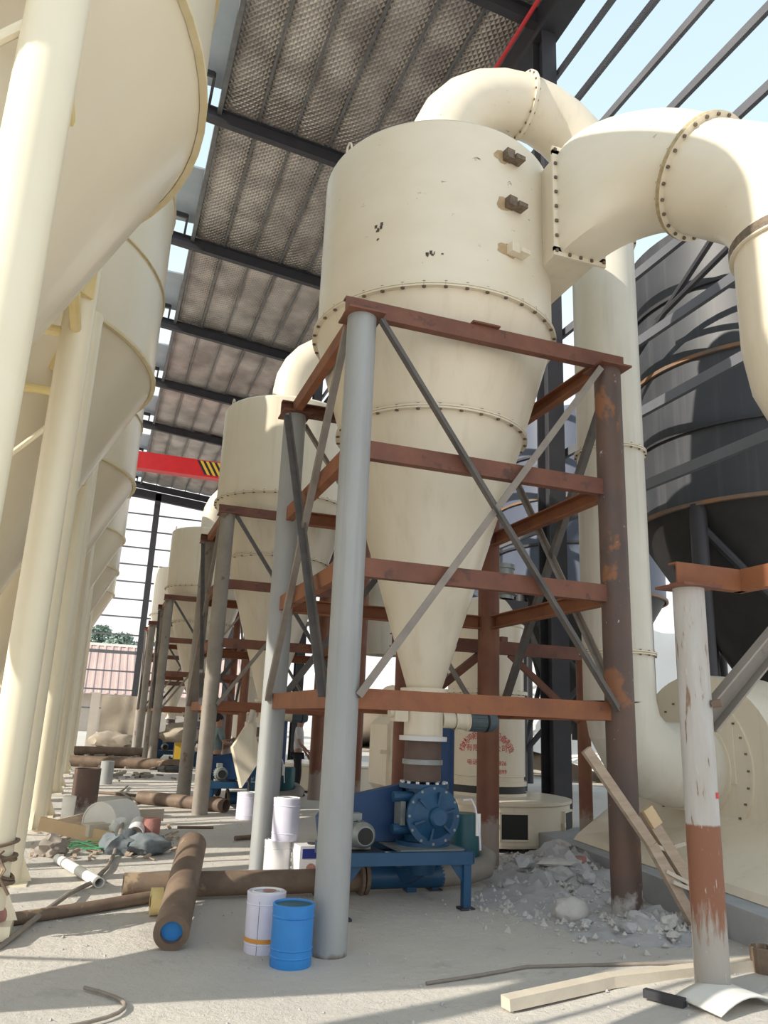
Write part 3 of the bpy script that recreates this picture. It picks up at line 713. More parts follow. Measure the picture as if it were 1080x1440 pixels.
# dark chute and skip behind the mill at right
t = thing('steel_chute', 'dark brown steel chute between the lettered mill and the dark column', 'chute', (7.0, 12.9, 0))
mb = MB(); mb.add([(-.45, 0, 1.5), (.35, 0, 1.5), (.35, .6, 1.5), (-.45, .6, 1.5), (-.45, 0, 2.5), (.35, 0, 2.5), (.35, .6, 2.5), (-.45, .6, 2.5)], [(0, 3, 2, 1), (4, 5, 6, 7), (0, 1, 5, 4), (1, 2, 6, 5), (2, 3, 7, 6), (3, 0, 4, 7)]); mb.build('box', rustleg, t, smooth=0)
mb = MB(); mb.add([(-.45, 0, 1.5), (.35, 0, 1.5), (.35, .6, 1.5), (-.45, .6, 1.5), (.0, .1, .6), (.35, .1, .6), (.35, .5, .6), (.0, .5, .6)], [(4, 5, 6, 7), (0, 1, 5, 4), (1, 2, 6, 5), (2, 3, 7, 6), (3, 0, 4, 7)]); mb.build('hopper', dark, t, smooth=0)
for x in (-.4, .3): MB().box((x, .3, .75), (.08, .08, 1.5)).build('leg', dark, t, smooth=0)

# ---------------------------------------------------------------- blue valve machine
def machine():
    t = thing('feed_valve_stand', '', 'valve stand', (2.25, 7.24, 0), 0, 'blue rotary valve stands')
    W_, D_, H_ = 1.30, .78, .47
    for x, y, z0_ in ((.05, .02, -.09), (W_-.05, .02, -.04), (W_-.05, D_-.02, -.02), (.05, D_-.02, -.04)):
        lg = MB().bar((x, y, z0_), (x, y, H_-.08), RP(.075, .075), (0, 1, 0)).build('leg', blue, t, smooth=0)
        MB().box((x, y, z0_+.015), (.14, .12, .02)).build('foot', dark, lg, smooth=0)
        sx_ = 1 if x < .5 else -1
        mb = MB(); mb.add([(x+sx_*.03, y-.006, H_-.11), (x+sx_*.17, y-.006, H_-.11), (x+sx_*.03, y-.006, H_-.28), (x+sx_*.03, y+.006, H_-.11), (x+sx_*.17, y+.006, H_-.11), (x+sx_*.03, y+.006, H_-.28)], [(0, 1, 2), (5, 4, 3), (0, 3, 4, 1), (1, 4, 5, 2), (2, 5, 3, 0)])
        mb.build('gusset', blue, t, smooth=0)
    for p, q, s_ in (((0, 0, H_-.055), (W_, 0, H_-.055), 1), ((0, D_, H_-.055), (W_, D_, H_-.055), -1), ((0, 0, H_-.055), (0, D_, H_-.055), -1), ((W_, 0, H_-.055), (W_, D_, H_-.055), 1)):
        MB().bar(p, q, CH(.11, .06, .01, s_)).build('rail', blue, t, smooth=0)
    MB().box((.25, .39, H_-.02), (.42, .6, .02)).build('motor_plate', dark, t, smooth=0)
    MB().box((.95, .42, H_-.01), (.66, .62, .025)).build('valve_plate', motor_g, t, smooth=0)
    vx, vy, vz = .99, .48, .76
    T = Matrix.Rotation(pi/2, 3, 'X')
    MB().lathe([(0, -.22), (.235, -.22), (.235, .24), (0, .24)], 32, (vx, vy, vz), T).build('valve_body', blue, t, smooth=.4)
    for yy in (-.24, .26): MB().lathe([(.2, -.02), (.275, -.02), (.275, .02), (.2, .02)], 32, (vx, vy-yy*.96, vz), T).build('end_flange', blue, t, smooth=.4)
    cv = MB().lathe([(.23, .24), (.21, .27), (.10, .33), (.09, .34), (.09, .40), (.07, .42), (0, .42)], 28, (vx, vy, vz), T).build('end_cover', blue, t, smooth=.4)
    mb = MB()
    for k in range(6):
        a = k*pi/3+.3; c = Vector((vx+.15*cos(a), vy-.30, vz+.15*sin(a))); mb.box(c, (.15, .05, .02), T=Matrix.Rotation(-a, 3, 'Y'))
    mb.build('rib', blue, cv, smooth=0)
    mb = MB()
    for i in range(12):
        a = i*pi/6; mb.tube((vx+.255*cos(a), vy-.275, vz+.255*sin(a)), (vx+.255*cos(a), vy-.235, vz+.255*sin(a)), .014, 6)
    mb.build('bolts', motor_g, cv, smooth=0)['kind'] = 'stuff'
    for z0_, z1_, r0_ in ((.93, 1.0, .18), (.49, .60, .19)): MB().lathe([(r0_, z0_), (r0_, z1_)], 28, (vx, vy, 0)).build('throat', blue, t)
    f_ = MB().lathe([(.1, 1.0), (.25, 1.0), (.25, 1.045), (.1, 1.045)], 32, (vx, vy, 0)).build('top_flange', blue, t, smooth=.3)
    bolts((vx, vy), .225, 1.035, 14, .018).build('bolts', white_tin, f_, smooth=0)['kind'] = 'stuff'
    MB().lathe([(.1, .47), (.27, .47), (.27, .51), (.1, .51)], 32, (vx, vy, 0)).build('bottom_flange', blue, t, smooth=.3)
    for z in (.62, .92): MB().tube((vx-.36, vy-.08, z), (vx-.15, vy-.08, z), .05, 14).build('spigot', blue, t)
    MB().box((vx-.27, vy-.05, .77), (.05, .18, .22)).build('inspection_door', motor_g, t, smooth=0)
    # motor
    mx, my, mz = .25, .30, .60
    mo = MB().lathe([(0, -.14), (.10, -.14), (.105, .12), (.115, .13), (.115, .18), (.085, .23), (0, .235)], 26, (mx, my, mz), T).build('motor', motor_g, t, smooth=.4)
    MB().lathe([(0, .236), (.075, .236)], 20, (mx, my, mz), T).build('fan_grille', blk, mo)
    mb = MB()
    for i in range(18):
        a = i*pi/9; mb.box((mx+.108*cos(a), my+.01, mz+.108*sin(a)), (.022, .24, .006), T=Matrix.Rotation(-a, 3, 'Y'))
    mb.build('cooling_fins', motor_g, mo, smooth=0)
    MB().box((mx, my, mz-.115), (.2, .2, .03)).build('motor_foot', motor_g, mo, smooth=0)
    MB().box((mx-.02, my+.04, mz+.14), (.1, .11, .07)).build('terminal_box', motor_g, mo, smooth=0)
    # belt guard
    plateY(.60, .72, [(-.02, .48), (.82, .48), (.86, .60), (.80, 1.02), (.05, .86), (-.06, .7)], bluebox, 'belt_guard', t)
    # conveying line under the table
    MB().lathe([(.18, .47), (.13, .25), (.12, .2)], 24, (vx, vy, 0)).build('drop_chute', blue, t)
    MB().tube((.50, .76, .13), (1.32, .76, .13), .115, 22).build('blow_tee', blue, t)
    MB().tube((vx, vy, .3), (vx-.1, .76, .15), .12, 18).build('drop_chute', blue, t)
    f_ = MB().lathe([(.10, -.02), (.165, -.02), (.165, .02), (.10, .02)], 20, (.49, .76, .13), Matrix.Rotation(pi/2, 3, 'Y')).build('pipe_flange', rustpipe, t, smooth=.3)
    MB().box((.98, .76, .02), (.1, .12, .10)).build('support', blue, t, smooth=0)
    MB().sweep([(1.30, .76, .13), (1.62, .76, .15), (1.84, .80, .19), (1.93, .93, .24), (1.88, 1.05, .29), (1.72, 1.08, .31)], .115, 20).build('return_bend', dustleg, t, smooth=.6)
    MB().lathe([(.16, .24), (.165, .26), (.165, .68), (.15, .71), (0, .71)], 28, (1.66, .94, 0)).build('silencer', teal, t, smooth=.5)
    for dx, y in ((1.57, 1.32),): MB().lathe([(0, .7), (.15, .7), (.155, .72), (.155, 1.60), (.13, 1.63), (0, 1.63)], 28, (dx-.03, y, 0)).build('silencer', bluebox, t, smooth=.5)
    MB().lathe([(.07, .0), (.07, .7)], 16, (1.54, 1.32, 0)).build('riser', dark, t)
    # control tag on cable
    MB().sweep([(1.25, .1, .92), (1.32, .06, .93), (1.36, .05, .85), (1.40, .04, .62), (1.42, .06, .47)], .010, 6).build('cable', lav, t)
    MB().box((1.385, .045, .70), (.05, .012, .2), .1).build('tag_plate', white, t, smooth=0)
    return t
v1 = machine(); v1['label'] = 'blue rotary valve and motor on a blue table under the front cyclone'
dup(v1, (2.12, 7.24+8.03-.15, 0), 'blue valve table standing under the second cyclone, behind the frame legs')
dup(v1, (2.12, 7.24+20.27, 0), 'small far blue valve table under the third cyclone')

# ---------------------------------------------------------------- tanks outside at right
def tank(m, name_label, loc, Rr, rings, ztop, legs=True):
    t = thing('outdoor_tank', name_label, 'tank', loc, 0)
    z0_ = rings[0]
    MB().lathe([(Rr, z0_), (Rr, ztop), (Rr*.5, ztop+.6), (0, ztop+.7)], 72).build('shell', m, t, smooth=.4)
    MB().lathe([(Rr-.03, z0_+.02), (.28, 1.75), (.28, 1.4), (0, 1.4)], 64).build('cone', tankcone, t)
    for i, z in enumerate(rings):
        MB().lathe([(Rr-.01, z-.03), (Rr+.05, z-.03), (Rr+.05, z+.03), (Rr-.01, z+.03)], 72).build('ring', tankrust if i in (0, 2) else dark, t, smooth=.3)
    if legs:
        L = [(Rr*.97*cos(radians(q)), Rr*.97*sin(radians(q))) for q in (195, 285, 15, 75)]
        for x, y in L: MB().tube((x, y, -.02), (x, y, z0_), .13, 16).build('leg', dark, t)
        for i in range(4):
            a, b = L[i], L[(i+1) % 4]; m_ = ((a[0]+b[0])/2, (a[1]+b[1])/2)
            MB().tube((a[0], a[1], z0_-.3), (b[0], b[1], 1.0), .07, 10).build('brace', dark, t)
            MB().tube((b[0], b[1], z0_-.3), (a[0], a[1], 1.0), .07, 10).build('brace', dark, t)
    return t
tank(tank_m, 'big dark grey hopper tank outside, behind the tall duct at right', (10.59, 9.97, 0), 2.32, [5.07, 6.29, 7.51, 8.73], 9.95)
tank(tank_b, 'blue grey tank further back, between the dark column and the tall duct', (12.35, 18.6, 0), 2.3, [5.07, 6.29, 7.51, 8.73], 9.95)
tank(tank_b, 'pale blue tank farthest back, left of the dark column', (12.6, 25.0, 0), 2.3, [5.07, 6.29, 7.51, 8.73], 9.95)

# ---------------------------------------------------------------- foreground post with corner beams
t = thing('steel_post', 'white and rust post standing in front at right with orange beams on top', 'post', (4.044, 4.665, 0))
MB().tube((0, 0, -.05), (0, 0, 2.66), .112, 28).build('post', whiteleg, t)
MB().box((0, 0, 2.67), (.34, .32, .02)).build('cap_plate', rust, t, smooth=0)
MB().bar((-.13, 0, 2.765), (.52, 0, 2.765), CH(.165, .09, .014)).build('beam', rustO, t, smooth=0)
MB().bar((.50, .05, 2.765), (.50, -1.6, 2.765), CH(.165, .09, .014)).build('beam', rustO, t, smooth=0)
MB().bar((.10, .02, 1.70), (.95, .02, 2.48), CH(.16, .10, .014, -1)).build('knee_brace', dustleg, t, smooth=0)
MB().tube((.05, -.11, 1.83), (.09, -.16, 1.84), .03, 10).build('stub', rustpipe, t)
MB().lathe([(.1135, 1.20), (.1135, 1.24)], 4, (0, 0, 0), None, -1.3, -.75).build('paint_daub', redtext, t)

# ---------------------------------------------------------------- timber, rods and sheet in the right foreground
def pole(name, label, cat, pts, r, m, n=10, caps=True):
    return tag(MB().sweep(pts, r, n).build(name, m), label, cat)
tag(MB().bar((2.66, 4.93, -.055), (3.5, 5.02, .0), RP(.10, .07)).bar((3.5, 5.02, .0), (4.85, 4.99, .045), RP(.10, .07)).build('timber_plank', woodp, smooth=0), 'long pale timber plank on the floor passing behind the white and rust post', 'plank')
pole('steel_rod', 'thin bent steel rod on the floor, running right towards the white and rust post', 'rod', [(2.38, 5.54, -.1), (2.8, 5.58, -.085), (3.19, 5.59, -.055), (3.85, 5.32, .0), (4.36, 5.18, .015), (4.8, 5.1, .015)], .012, hose_m)
mb = MB(); vs = []
for j in range(7):
    for i in range(9):
        u, v = i/8, j/6; x = 3.70+.55*u; y = 4.22+.40*v+.10*u; vs.append((x, y, .015+.10*sin(pi*u*.8+.3)*(1-.3*v)-.02))
mb.add(vs, [(j*9+i, j*9+i+1, (j+1)*9+i+1, (j+1)*9+i) for j in range(6) for i in range(8)])
o = mb.build('metal_sheet', white, smooth=1.5); sm = o.modifiers.new('solid', 'SOLIDIFY'); sm.thickness = .012
tag(o, 'curved white sheet lying in sunlight at the foot of the white and rust post', 'sheet')
tag(MB().lathe([(0, 0), (.09, 0), (.10, .16), (.085, .17), (.085, .05), (0, .05)], 9, (4.74, 4.93, .0)).build('rusty_pot', rustpipe, smooth=.4), 'small rusty pot at the plinth end of the pale timber plank', 'pot')
tag(MB().box((3.62, 4.62, .005), (.05, .26, .05), .5).build('steel_offcut', dark, smooth=0), 'short dark steel offcut on the floor just left of the white and rust post', 'offcut')

# timber trestle leaning by the right leg of the near tower
t = thing('timber_trestle', 'broken timber trestle leaning against the brown right leg of the front tower', 'trestle')
MB().bar((4.08, 6.10, 1.46), (4.62, 5.97, .70), RP(.085, .05), (0, 1, 0)).bar((4.62, 5.97, .70), (4.99, 5.88, .03), RP(.09, .055), (0, 1, 0)).build('board', wood, t, smooth=0)
MB().bar((4.62, 6.05, .97), (5.14, 5.8, .05), RP(.10, .06), (0, 1, 0)).build('board', wood, t, smooth=0)
MB().bar((4.615, 6.015, .985), (4.69, 5.98, .85), RP(.102, .066), (0, 1, 0)).build('painted_tip', woody, t, smooth=0)
for p, q in (((4.60, 6.0, .72), (4.87, 5.95, .62)), ((4.72, 5.93, .50), (4.98, 5.88, .38)), ((4.76, 5.9, .42), (5.02, 5.85, .33)), ((4.80, 6.0, .66), (4.92, 5.9, .72))):
    MB().bar(p, q, RP(.05, .03)).build('slat', woodp, t, smooth=0)

# rubble
mb = MB(); n = 34; vs = []
for j in range(n+1):
    for i in range(n+1):
        x = 3.45+2.25*i/n; y = 5.6+4.1*j/n
        h = .26*math.exp(-((x-5.42)/.5)**2-((y-8.6)/.8)**2)+.20*math.exp(-((x-4.9)/.5)**2-((y-7.9)/.7)**2)+.13*math.exp(-((x-4.75)/.55)**2-((y-6.15)/.42)**2)+.06*math.exp(-((x-4.25)/.5)**2-((y-7.2)/.8)**2)
        h *= 1+.9*noise.noise(Vector((x*5, y*5, 3)))+.5*noise.noise(Vector((x*13, y*13, 1)))
        vs.append((x, y, G(x, y)+h-.025))
mb.add(vs, [(j*(n+1)+i, j*(n+1)+i+1, (j+1)*(n+1)+i+1, (j+1)*(n+1)+i) for j in range(n) for i in range(n)])
tag(mb.build('rubble_heap', rub_m, smooth=.5, flip=False), 'low heap of grey crushed rubble between the blue table and the plinth', 'rubble', kind='stuff')
mb = MB(); rng = random.Random(3)
for i in range(1500):
    c = rng.choice(((5.2, 8.6, .55, .9), (4.8, 7.6, .5, .6), (4.75, 6.1, .6, .4), (4.2, 7.0, .5, .6)))
    x = rng.gauss(c[0], c[2]*.6); y = rng.gauss(c[1], c[3]*.6)
    if x > 4.4+.166*(y-2)+.1: continue
    h = .23*math.exp(-((x-5.42)/.5)**2-((y-8.6)/.8)**2)+.18*math.exp(-((x-4.9)/.5)**2-((y-7.9)/.7)**2)+.11*math.exp(-((x-4.75)/.55)**2-((y-6.15)/.42)**2)
    r = .012+.035*rng.random()**2.5; a = [rng.uniform(.6, 1.2) for _ in range(6)]; z = G(x, y)+h; b = rng.random()*6; cb, sb = cos(b), sin(b)
    mb.add([(x+r*a[0]*cb, y+r*a[0]*sb, z), (x-r*a[1]*sb, y+r*a[1]*cb, z), (x-r*a[2]*cb, y-r*a[2]*sb, z), (x+r*a[3]*sb, y-r*a[3]*cb, z), (x, y, z+r*a[4]), (x, y, z-r)], [(0, 1, 4), (1, 2, 4), (2, 3, 4), (3, 0, 4), (1, 0, 5), (2, 1, 5), (3, 2, 5), (0, 3, 5)])
tag(mb.build('rubble_crumbs', rub2, smooth=0), 'small sharp rubble crumbs scattered on the grey heap', 'rubble', kind='stuff')
RK = [(5.25, 8.5, .22, .15, 2), (5.45, 8.75, .26, .13, 2), (4.78, 7.65, .17, .13, 1), (4.60, 8.1, .22, .10, 1), (4.95, 7.45, .18, .11, 1), (5.05, 7.9, .2, .10, 1), (4.55, 6.1, .10, .09, 1), (4.75, 5.95, .10, .08, 2),
      (4.85, 6.25, .12, .08, 1), (4.40, 6.0, .06, .08, 1), (4.05, 7.15, .03, .07, 1), (4.50, 7.2, .06, .08, 1), (3.85, 7.0, .0, .05, 1), (4.95, 5.85, .05, .07, 1), (4.30, 7.9, .05, .08, 1), (4.62, 5.75, .05, .06, 2), (5.0, 8.3, .14, .11, 1), (5.35, 8.2, .17, .12, 2), (4.2, 6.35, .03, .06, 1)]
for i, (x, y, z, r, k) in enumerate(RK):
    o = MB().lump((0, 0, 0), r, i+2, 2, (1.1, .9, .62), .55).build('rubble_chunk', rub_m if k == 1 else rub2, smooth=0); o.location = (x, y, G(x, y)+z)
    tag(o, 'rough grey lump of rubble lying on the crushed heap by the plinth', 'rubble', 'rubble lumps on the heap')
o = MB().lump((0, 0, 0), .15, 40, 3, (1.15, .9, .85), .3).build('round_boulder', rub2, smooth=.8); o.location = (4.19, 6.56, .07); tag(o, 'rounded pale boulder left of the brown tower leg foot, biggest single stone', 'stone')
o = MB().lump((0, 0, 0), .22, 41, 2, (1.3, .8, .22), .35).build('flat_slab', rub2, smooth=0); o.location = (4.95, 7.95, .24); tag(o, 'flat pale slab of broken concrete on top of the rubble heap', 'slab')
o = MB().box((0, 0, 0), (.22, .10, .07), .2).build('brick', brickpink, smooth=0); o.location = (5.22, 8.05, .24); tag(o, 'single red brick lying on the rubble heap against the plinth', 'brick')

# ---------------------------------------------------------------- pipes and tins on the floor
def tin(name, label, cat, loc, r, h, m, band=None, lid=True, extra=None):
    t = thing(name, label, cat, loc)
    MB().lathe([(0, 0), (r*.97, 0), (r, .012), (r, h*.16), (r+.005, h*.17), (r, h*.185), (r, h*.80), (r+.005, h*.81), (r, h*.825), (r+.004, h*.985), (r-.006, h), (r-.012, h-.015)] + ([(0, h-.012)] if lid else [(r-.014, .02), (0, .02)]), 36).build('body', m, t, smooth=.5)
    if band: MB().lathe([(r+.003, h*.20), (r+.003, h*.27)], 36).build('colour_band', band, t)
    if lid and extra != 'bare':
        MB().lathe([(r*.80, h-.008), (r*.76, h+.004), (r*.70, h-.006)], 30).build('lid_ring', white, t)
    if band: MB().lathe([(r+.001, h*.02), (r+.001, h*.96)], 1, (0, 0, 0), None, 4.15, 4.175).build('seam', mark_m, t, smooth=0)
    return t
t = tin('paint_tin', 'tall lavender white paint tin with orange band, beside the blue bucket', 'paint tin', (1.452, 6.56, -.115), .148, .43, lav, orange)
MB().lathe([(0, .431), (.055, .431)], 14, (.02, .0, 0)).build('lid_sticker', brickpink, t)
t = tin('blue_bucket', 'bright blue open bucket at the foot of the grey front tower leg', 'bucket', (1.575, 6.17, -.115), .152, .42, bright_blue, None, False)
MB().lathe([(.14, .405), (0, .405)], 30).build('dark_content', teal, t)
for z in (.075, .125, .335): MB().lathe([(.151, z-.008), (.158, z), (.151, z+.008)], 36).build('hoop', bright_blue, t, smooth=0)
tin('paint_tin', 'white paint tin at the bottom of the stack behind the long rusty pipe', 'paint tin', (1.99, 8.62, 0), .14, .40, white_tin)
tin('paint_tin', 'lavender paint tin stacked on top of another tin behind the grey tower leg', 'paint tin', (2.05, 8.60, .395), .14, .42, lav)
tin('paint_tin', 'dented lavender paint tin in front of the second blue valve table', 'paint tin', (2.62, 13.75, 0), .19, .42, lav)
t = thing('square_tin', 'square navy and white tin with a picture, beside the stacked paint tins', 'tin', (2.30, 8.40, 0), .06)
MB().box((0, 0, .19), (.34, .26, .38)).build('body', white_tin, t, smooth=0)
MB().box((.12, -.131, .20), (.11, .004, .34)).build('navy_panel', navy, t, smooth=0)
MB().box((.171, 0, .20), (.004, .25, .34)).build('navy_panel', navy, t, smooth=0)
MB().box((-.045, -.131, .31), (.20, .004, .09)).build('navy_panel', navy, t, smooth=0)
MB().lathe([(0, 0), (.05, 0)], 14, (-.05, -.132, .17), Matrix.Rotation(pi/2, 3, 'X')).build('emblem', brickpink, t)
MB().lathe([(.05, .382), (.06, .395), (.0, .395)], 14).build('cap', dark, t)
t = thing('long_pipe', 'long rusty pipe lying behind the front tower leg and bolted to the blue line', 'pipe', (0, 8.0, .105))
MB().tube((.45, .0, 0), (2.70, 0, .0), .108, 26, hollow=.012).build('tube', rustpipe, t)
MB().lathe([(.10, -.015), (.17, -.015), (.17, .015), (.10, .015)], 20, (2.69, 0, .02), Matrix.Rotation(pi/2, 3, 'Y')).build('flange', rustpipe, t, smooth=.3)
p, q = Vector((.765, 6.66, .02)), Vector((1.085, 8.42, .372))
t = thing('thick_pipe', 'thick brown pipe leaning over the long rusty pipe, blue inside its open end', 'pipe')
MB().tube(p, q, .135, 28, hollow=.052).build('tube', rustpipe, t)
d = (q-p).normalized(); MB().tube(p+d*.05, p+d*.07, .082, 24).build('blue_lining', bright_blue, t)
MB().sweep([q, q+d*.05, q+d*.08], [.12, .08, .02], 20).build('closed_end', rustpipe, t)
tag(MB().sweep([(1.10, 8.47, .42), (1.10, 8.50, .47)], .02, 8).build('bent_nail', rustpipe), 'small rusty peg on the raised end of the thick brown pipe', 'peg')
pole('drain_pipe', 'thin dusty pipe lying left of the thick brown pipe', 'pipe', [(-.42, 7.46, -.02), (.2, 7.7, .0), (.767, 7.93, .03)], .05, rustpipe, 14)
tag(MB().tube((-.16, 9.85, .05), (.26, 8.46, .05), .048, 16, hollow=.008).build('white_pipe', white), 'white plastic pipe lying on the floor beside the silo leg', 'pipe')
tag(MB().tube((-.70, 6.9, .08), (-.50, 7.32, .05), .10, 18, hollow=.02).build('pipe_offcut', brickpink), 'short red rusty pipe offcut at the left picture edge', 'pipe')
tag(MB().tube((1.02, 16.02, .115), (2.40, 14.62, .115), .115, 22, hollow=.012).build('rust_pipe', rustpipe), 'rusty pipe lying behind the second tower leg foot', 'pipe')
tag(MB().tube((-.55, 26.6, .16), (3.0, 25.6, .16), .16, 18).build('far_pipe', rustpipe), 'long rusty pipe across the floor near the third tower', 'pipe')
tag(MB().tube((-.6, 33.0, .18), (2.6, 33.2, .18), .17, 18).build('far_pipe', rustpipe), 'farthest rusty pipe lying across the floor before the tarpaulin screen', 'pipe')
tag(MB().tube((2.02, 11.35, .035), (2.46, 11.55, .035), .03, 12).build('iron_bar', rustpipe), 'short rusty bar on the floor left of the far grey tower leg', 'bar')
tag(MB().tube((1.38, 12.6, .02), (1.9, 12.55, .02), .02, 10).build('iron_bar', rustpipe), 'thin rusty bar lying near the second tower leg', 'bar')
tag(MB().lathe([(0, 0), (.2, 0), (.2, .74), (.19, .74), (.19, .6), (0, .6)], 28, (.045, 13.9, 0)).build('rust_drum', rustleg, smooth=.5), 'upright dark rusty drum beside the left silo legs', 'drum')
tag(MB().lathe([(0, 0), (.09, 0), (.1, .34), (.09, .35), (0, .34)], 20, (-.17, 13.6, 0)).build('white_canister', white, smooth=.5), 'white canister standing left of the dark rusty drum', 'canister')
tag(MB().lathe([(0, 0), (.15, 0), (.15, .52), (.14, .52), (0, .5)], 22, (.48, 20.2, 0)).build('grey_stub', greyleg, smooth=.5), 'short grey pipe stub standing on the floor beyond the rusty drum', 'stub')
tag(MB().sweep([(-.55, 6.75, -.10), (-.42, 6.93, -.085), (-.174, 7.584, -.0), (.0, 8.0, .05), (.205, 8.621, .03), (.35, 9.4, .03), (.437, 10.22, .03), (.50, 10.7, .22), (.549, 11.295, .25), (.6, 12.5, .03), (.75, 14.4, .03), (.875, 16.689, .03)], .022, 8).build('hose', hose_m), 'long dusty hose snaking across the floor on the left', 'hose')
tag(MB().sweep([(.169, 5.868, -.085), (.26, 5.77, -.085), (.344, 5.656, -.085), (.385, 5.58, -.085), (.402, 5.51, -.085), (.395, 5.44, -.085), (.36, 5.37, -.085), (.297, 5.31, -.085), (.19, 5.25, -.085), (.05, 5.2, -.085)], .012, 8).build('bent_rod', hose_m), 'curled thin rod on the floor at the bottom left', 'rod')
tag(MB().sweep([(.95, 19.5, .03), (.8, 18.2, .05), (.72, 17.4, .09), (.9, 16.6, .03), (.95, 15.8, .03)], .02, 8).build('cable', hose_m), 'thin dusty cable trailing on the floor beyond the rusty drum', 'cable')
pole('scaffold_pole', 'thin dark pole lying across the floor behind the rusty drum', 'pole', [(.3, 17.8, .03), (1.2, 17.2, .03), (2.6, 16.9, .03)], .03, rustpipe)
pole('scaffold_pole', 'thin dark pole lying between the drum and the pale half drum', 'pole', [(.3, 13.5, .03), (.9, 14.2, .04), (1.2, 14.6, .03)], .022, rustpipe)
tag(MB().lathe([(.05, -.05), (.11, -.05), (.11, .05), (.05, .05)], 20, (.72, 7.60, .05), Matrix.Rotation(pi/2, 3, 'Y')).build('cable_reel', silo_yel, smooth=.3), 'small yellowed ring fitting tucked beside the thick brown pipe', 'fitting')

# scrap pile by the silo legs
t = thing('half_drum', 'white half drum tipped over behind the scrap pile', 'half drum', (.42, 11.8, .20), .95)
MB().lathe([(.25, -.28), (.265, -.28), (.265, .28), (.25, .28), (.25, -.28)], 20, (0, 0, 0), Matrix.Rotation(pi/2, 3, 'Y'), 1.2, 5.2).build('shell', white, t, smooth=.6)
MB().lathe([(0, -.27), (.25, -.27)], 20, (0, 0, 0), Matrix.Rotation(pi/2, 3, 'Y'), 1.2, 5.2).build('end', white, t)
for i, (p, q, m, lb) in enumerate((((-.45, 11.4, .22), (.42, 10.9, .10), woody, 'orange timber board lying along the scrap pile'), ((.45, 11.3, .06), (1.05, 12.3, .10), wood, 'grey timber board behind the rags of the scrap pile'), ((.35, 12.3, .20), (1.15, 12.5, .20), woodp, 'pale board resting on the white half drum'),
                                   ((-.3, 11.9, .12), (.3, 12.0, .25), wood, 'dark board end poking from the back of the scrap pile'))):
    tag(MB().bar(p, q, RP(.05, .16)).build('timber_board', m, smooth=0), lb, 'board')
tag(MB().box((.22, 11.15, .18), (.30, .22, .14), .5).build('carton', woodp, smooth=0), 'crushed pale carton on the orange timber board', 'carton')
o = MB().lump((0, 0, 0), .14, 9, 3, (1.1, .9, .9), .5).build('plastic_bag', white, smooth=1); o.location = (.45, 11.2, .16); tag(o, 'crumpled white plastic bag in the scrap pile', 'bag')
o = MB().lump((0, 0, 0), .20, 10, 3, (1.0, .8, .7), .6).build('grey_rag', cloth_g, smooth=1); o.location = (.50, 10.45, .11); tag(o, 'dark grey crumpled rag, left one of two by the open white can', 'rag')
o = MB().lump((0, 0, 0), .20, 15, 3, (1.2, .8, .62), .5).build('grey_rag', cloth_g, smooth=1); o.location = (.83, 10.35, .11); tag(o, 'grey folded rag at the right front of the scrap pile', 'rag')
tag(MB().tube((.66, 10.5, .20), (.72, 10.95, .26), .10, 20, hollow=.01).build('open_can', white_tin), 'open white can lying on its side among the rags', 'can')
tag(MB().lathe([(0, 0), (.11, 0), (.11, .2), (0, .2)], 18, (.86, 10.75, .16)).build('pink_can', brickpink, smooth=.5), 'dusty pink can behind the folded rag', 'can')
o = MB().lump((0, 0, 0), .15, 22, 3, (1.1, .9, .85), .5).build('rubble_stone', dustleg, smooth=.8); o.location = (-.24, 10.35, .09); tag(o, 'brown stone lump at the left end of the scrap pile', 'stone')
mb = MB(); rng = random.Random(5)
for i in range(26):
    x = rng.uniform(-.4, .45); y = 10.55+rng.uniform(-.1, .35); a = rng.uniform(-.4, .4)
    mb.bar((x, y, .04+.06*rng.random()), (x+.3*cos(a), y+.3*sin(a), .03+.06*rng.random()), RP(.03, .006))
tag(mb.build('green_strapping', green_m, smooth=0), 'tangle of green strapping in the scrap pile', 'strapping', kind='stuff')
mb = MB()
for i in range(160):
    x = rng.uniform(-.5, 1.3); y = rng.uniform(9.9, 13); r = rng.uniform(.01, .05); a = rng.uniform(0, 3)
    mb.bar((x, y, .015), (x+r*2*cos(a), y+r*2*sin(a), .02+r*.5), RP(r, r*.4))
tag(mb.build('scrap_litter', wood, smooth=0), 'small wooden litter scattered round the scrap pile', 'litter', kind='stuff')
mb = MB()
for i in range(170):
    y = rng.uniform(21, 40); x = -.3+rng.uniform(0, 2.6); r = rng.uniform(.03, .13); a = rng.uniform(0, 3)
    mb.bar((x, y, r*.3), (x+r*3*cos(a), y+r*3*sin(a), r*.5), RP(r, r*.6))
tag(mb.build('far_litter', dustleg, smooth=0), 'brown scrap littering the far floor before the tarpaulin screen', 'litter', kind='stuff')

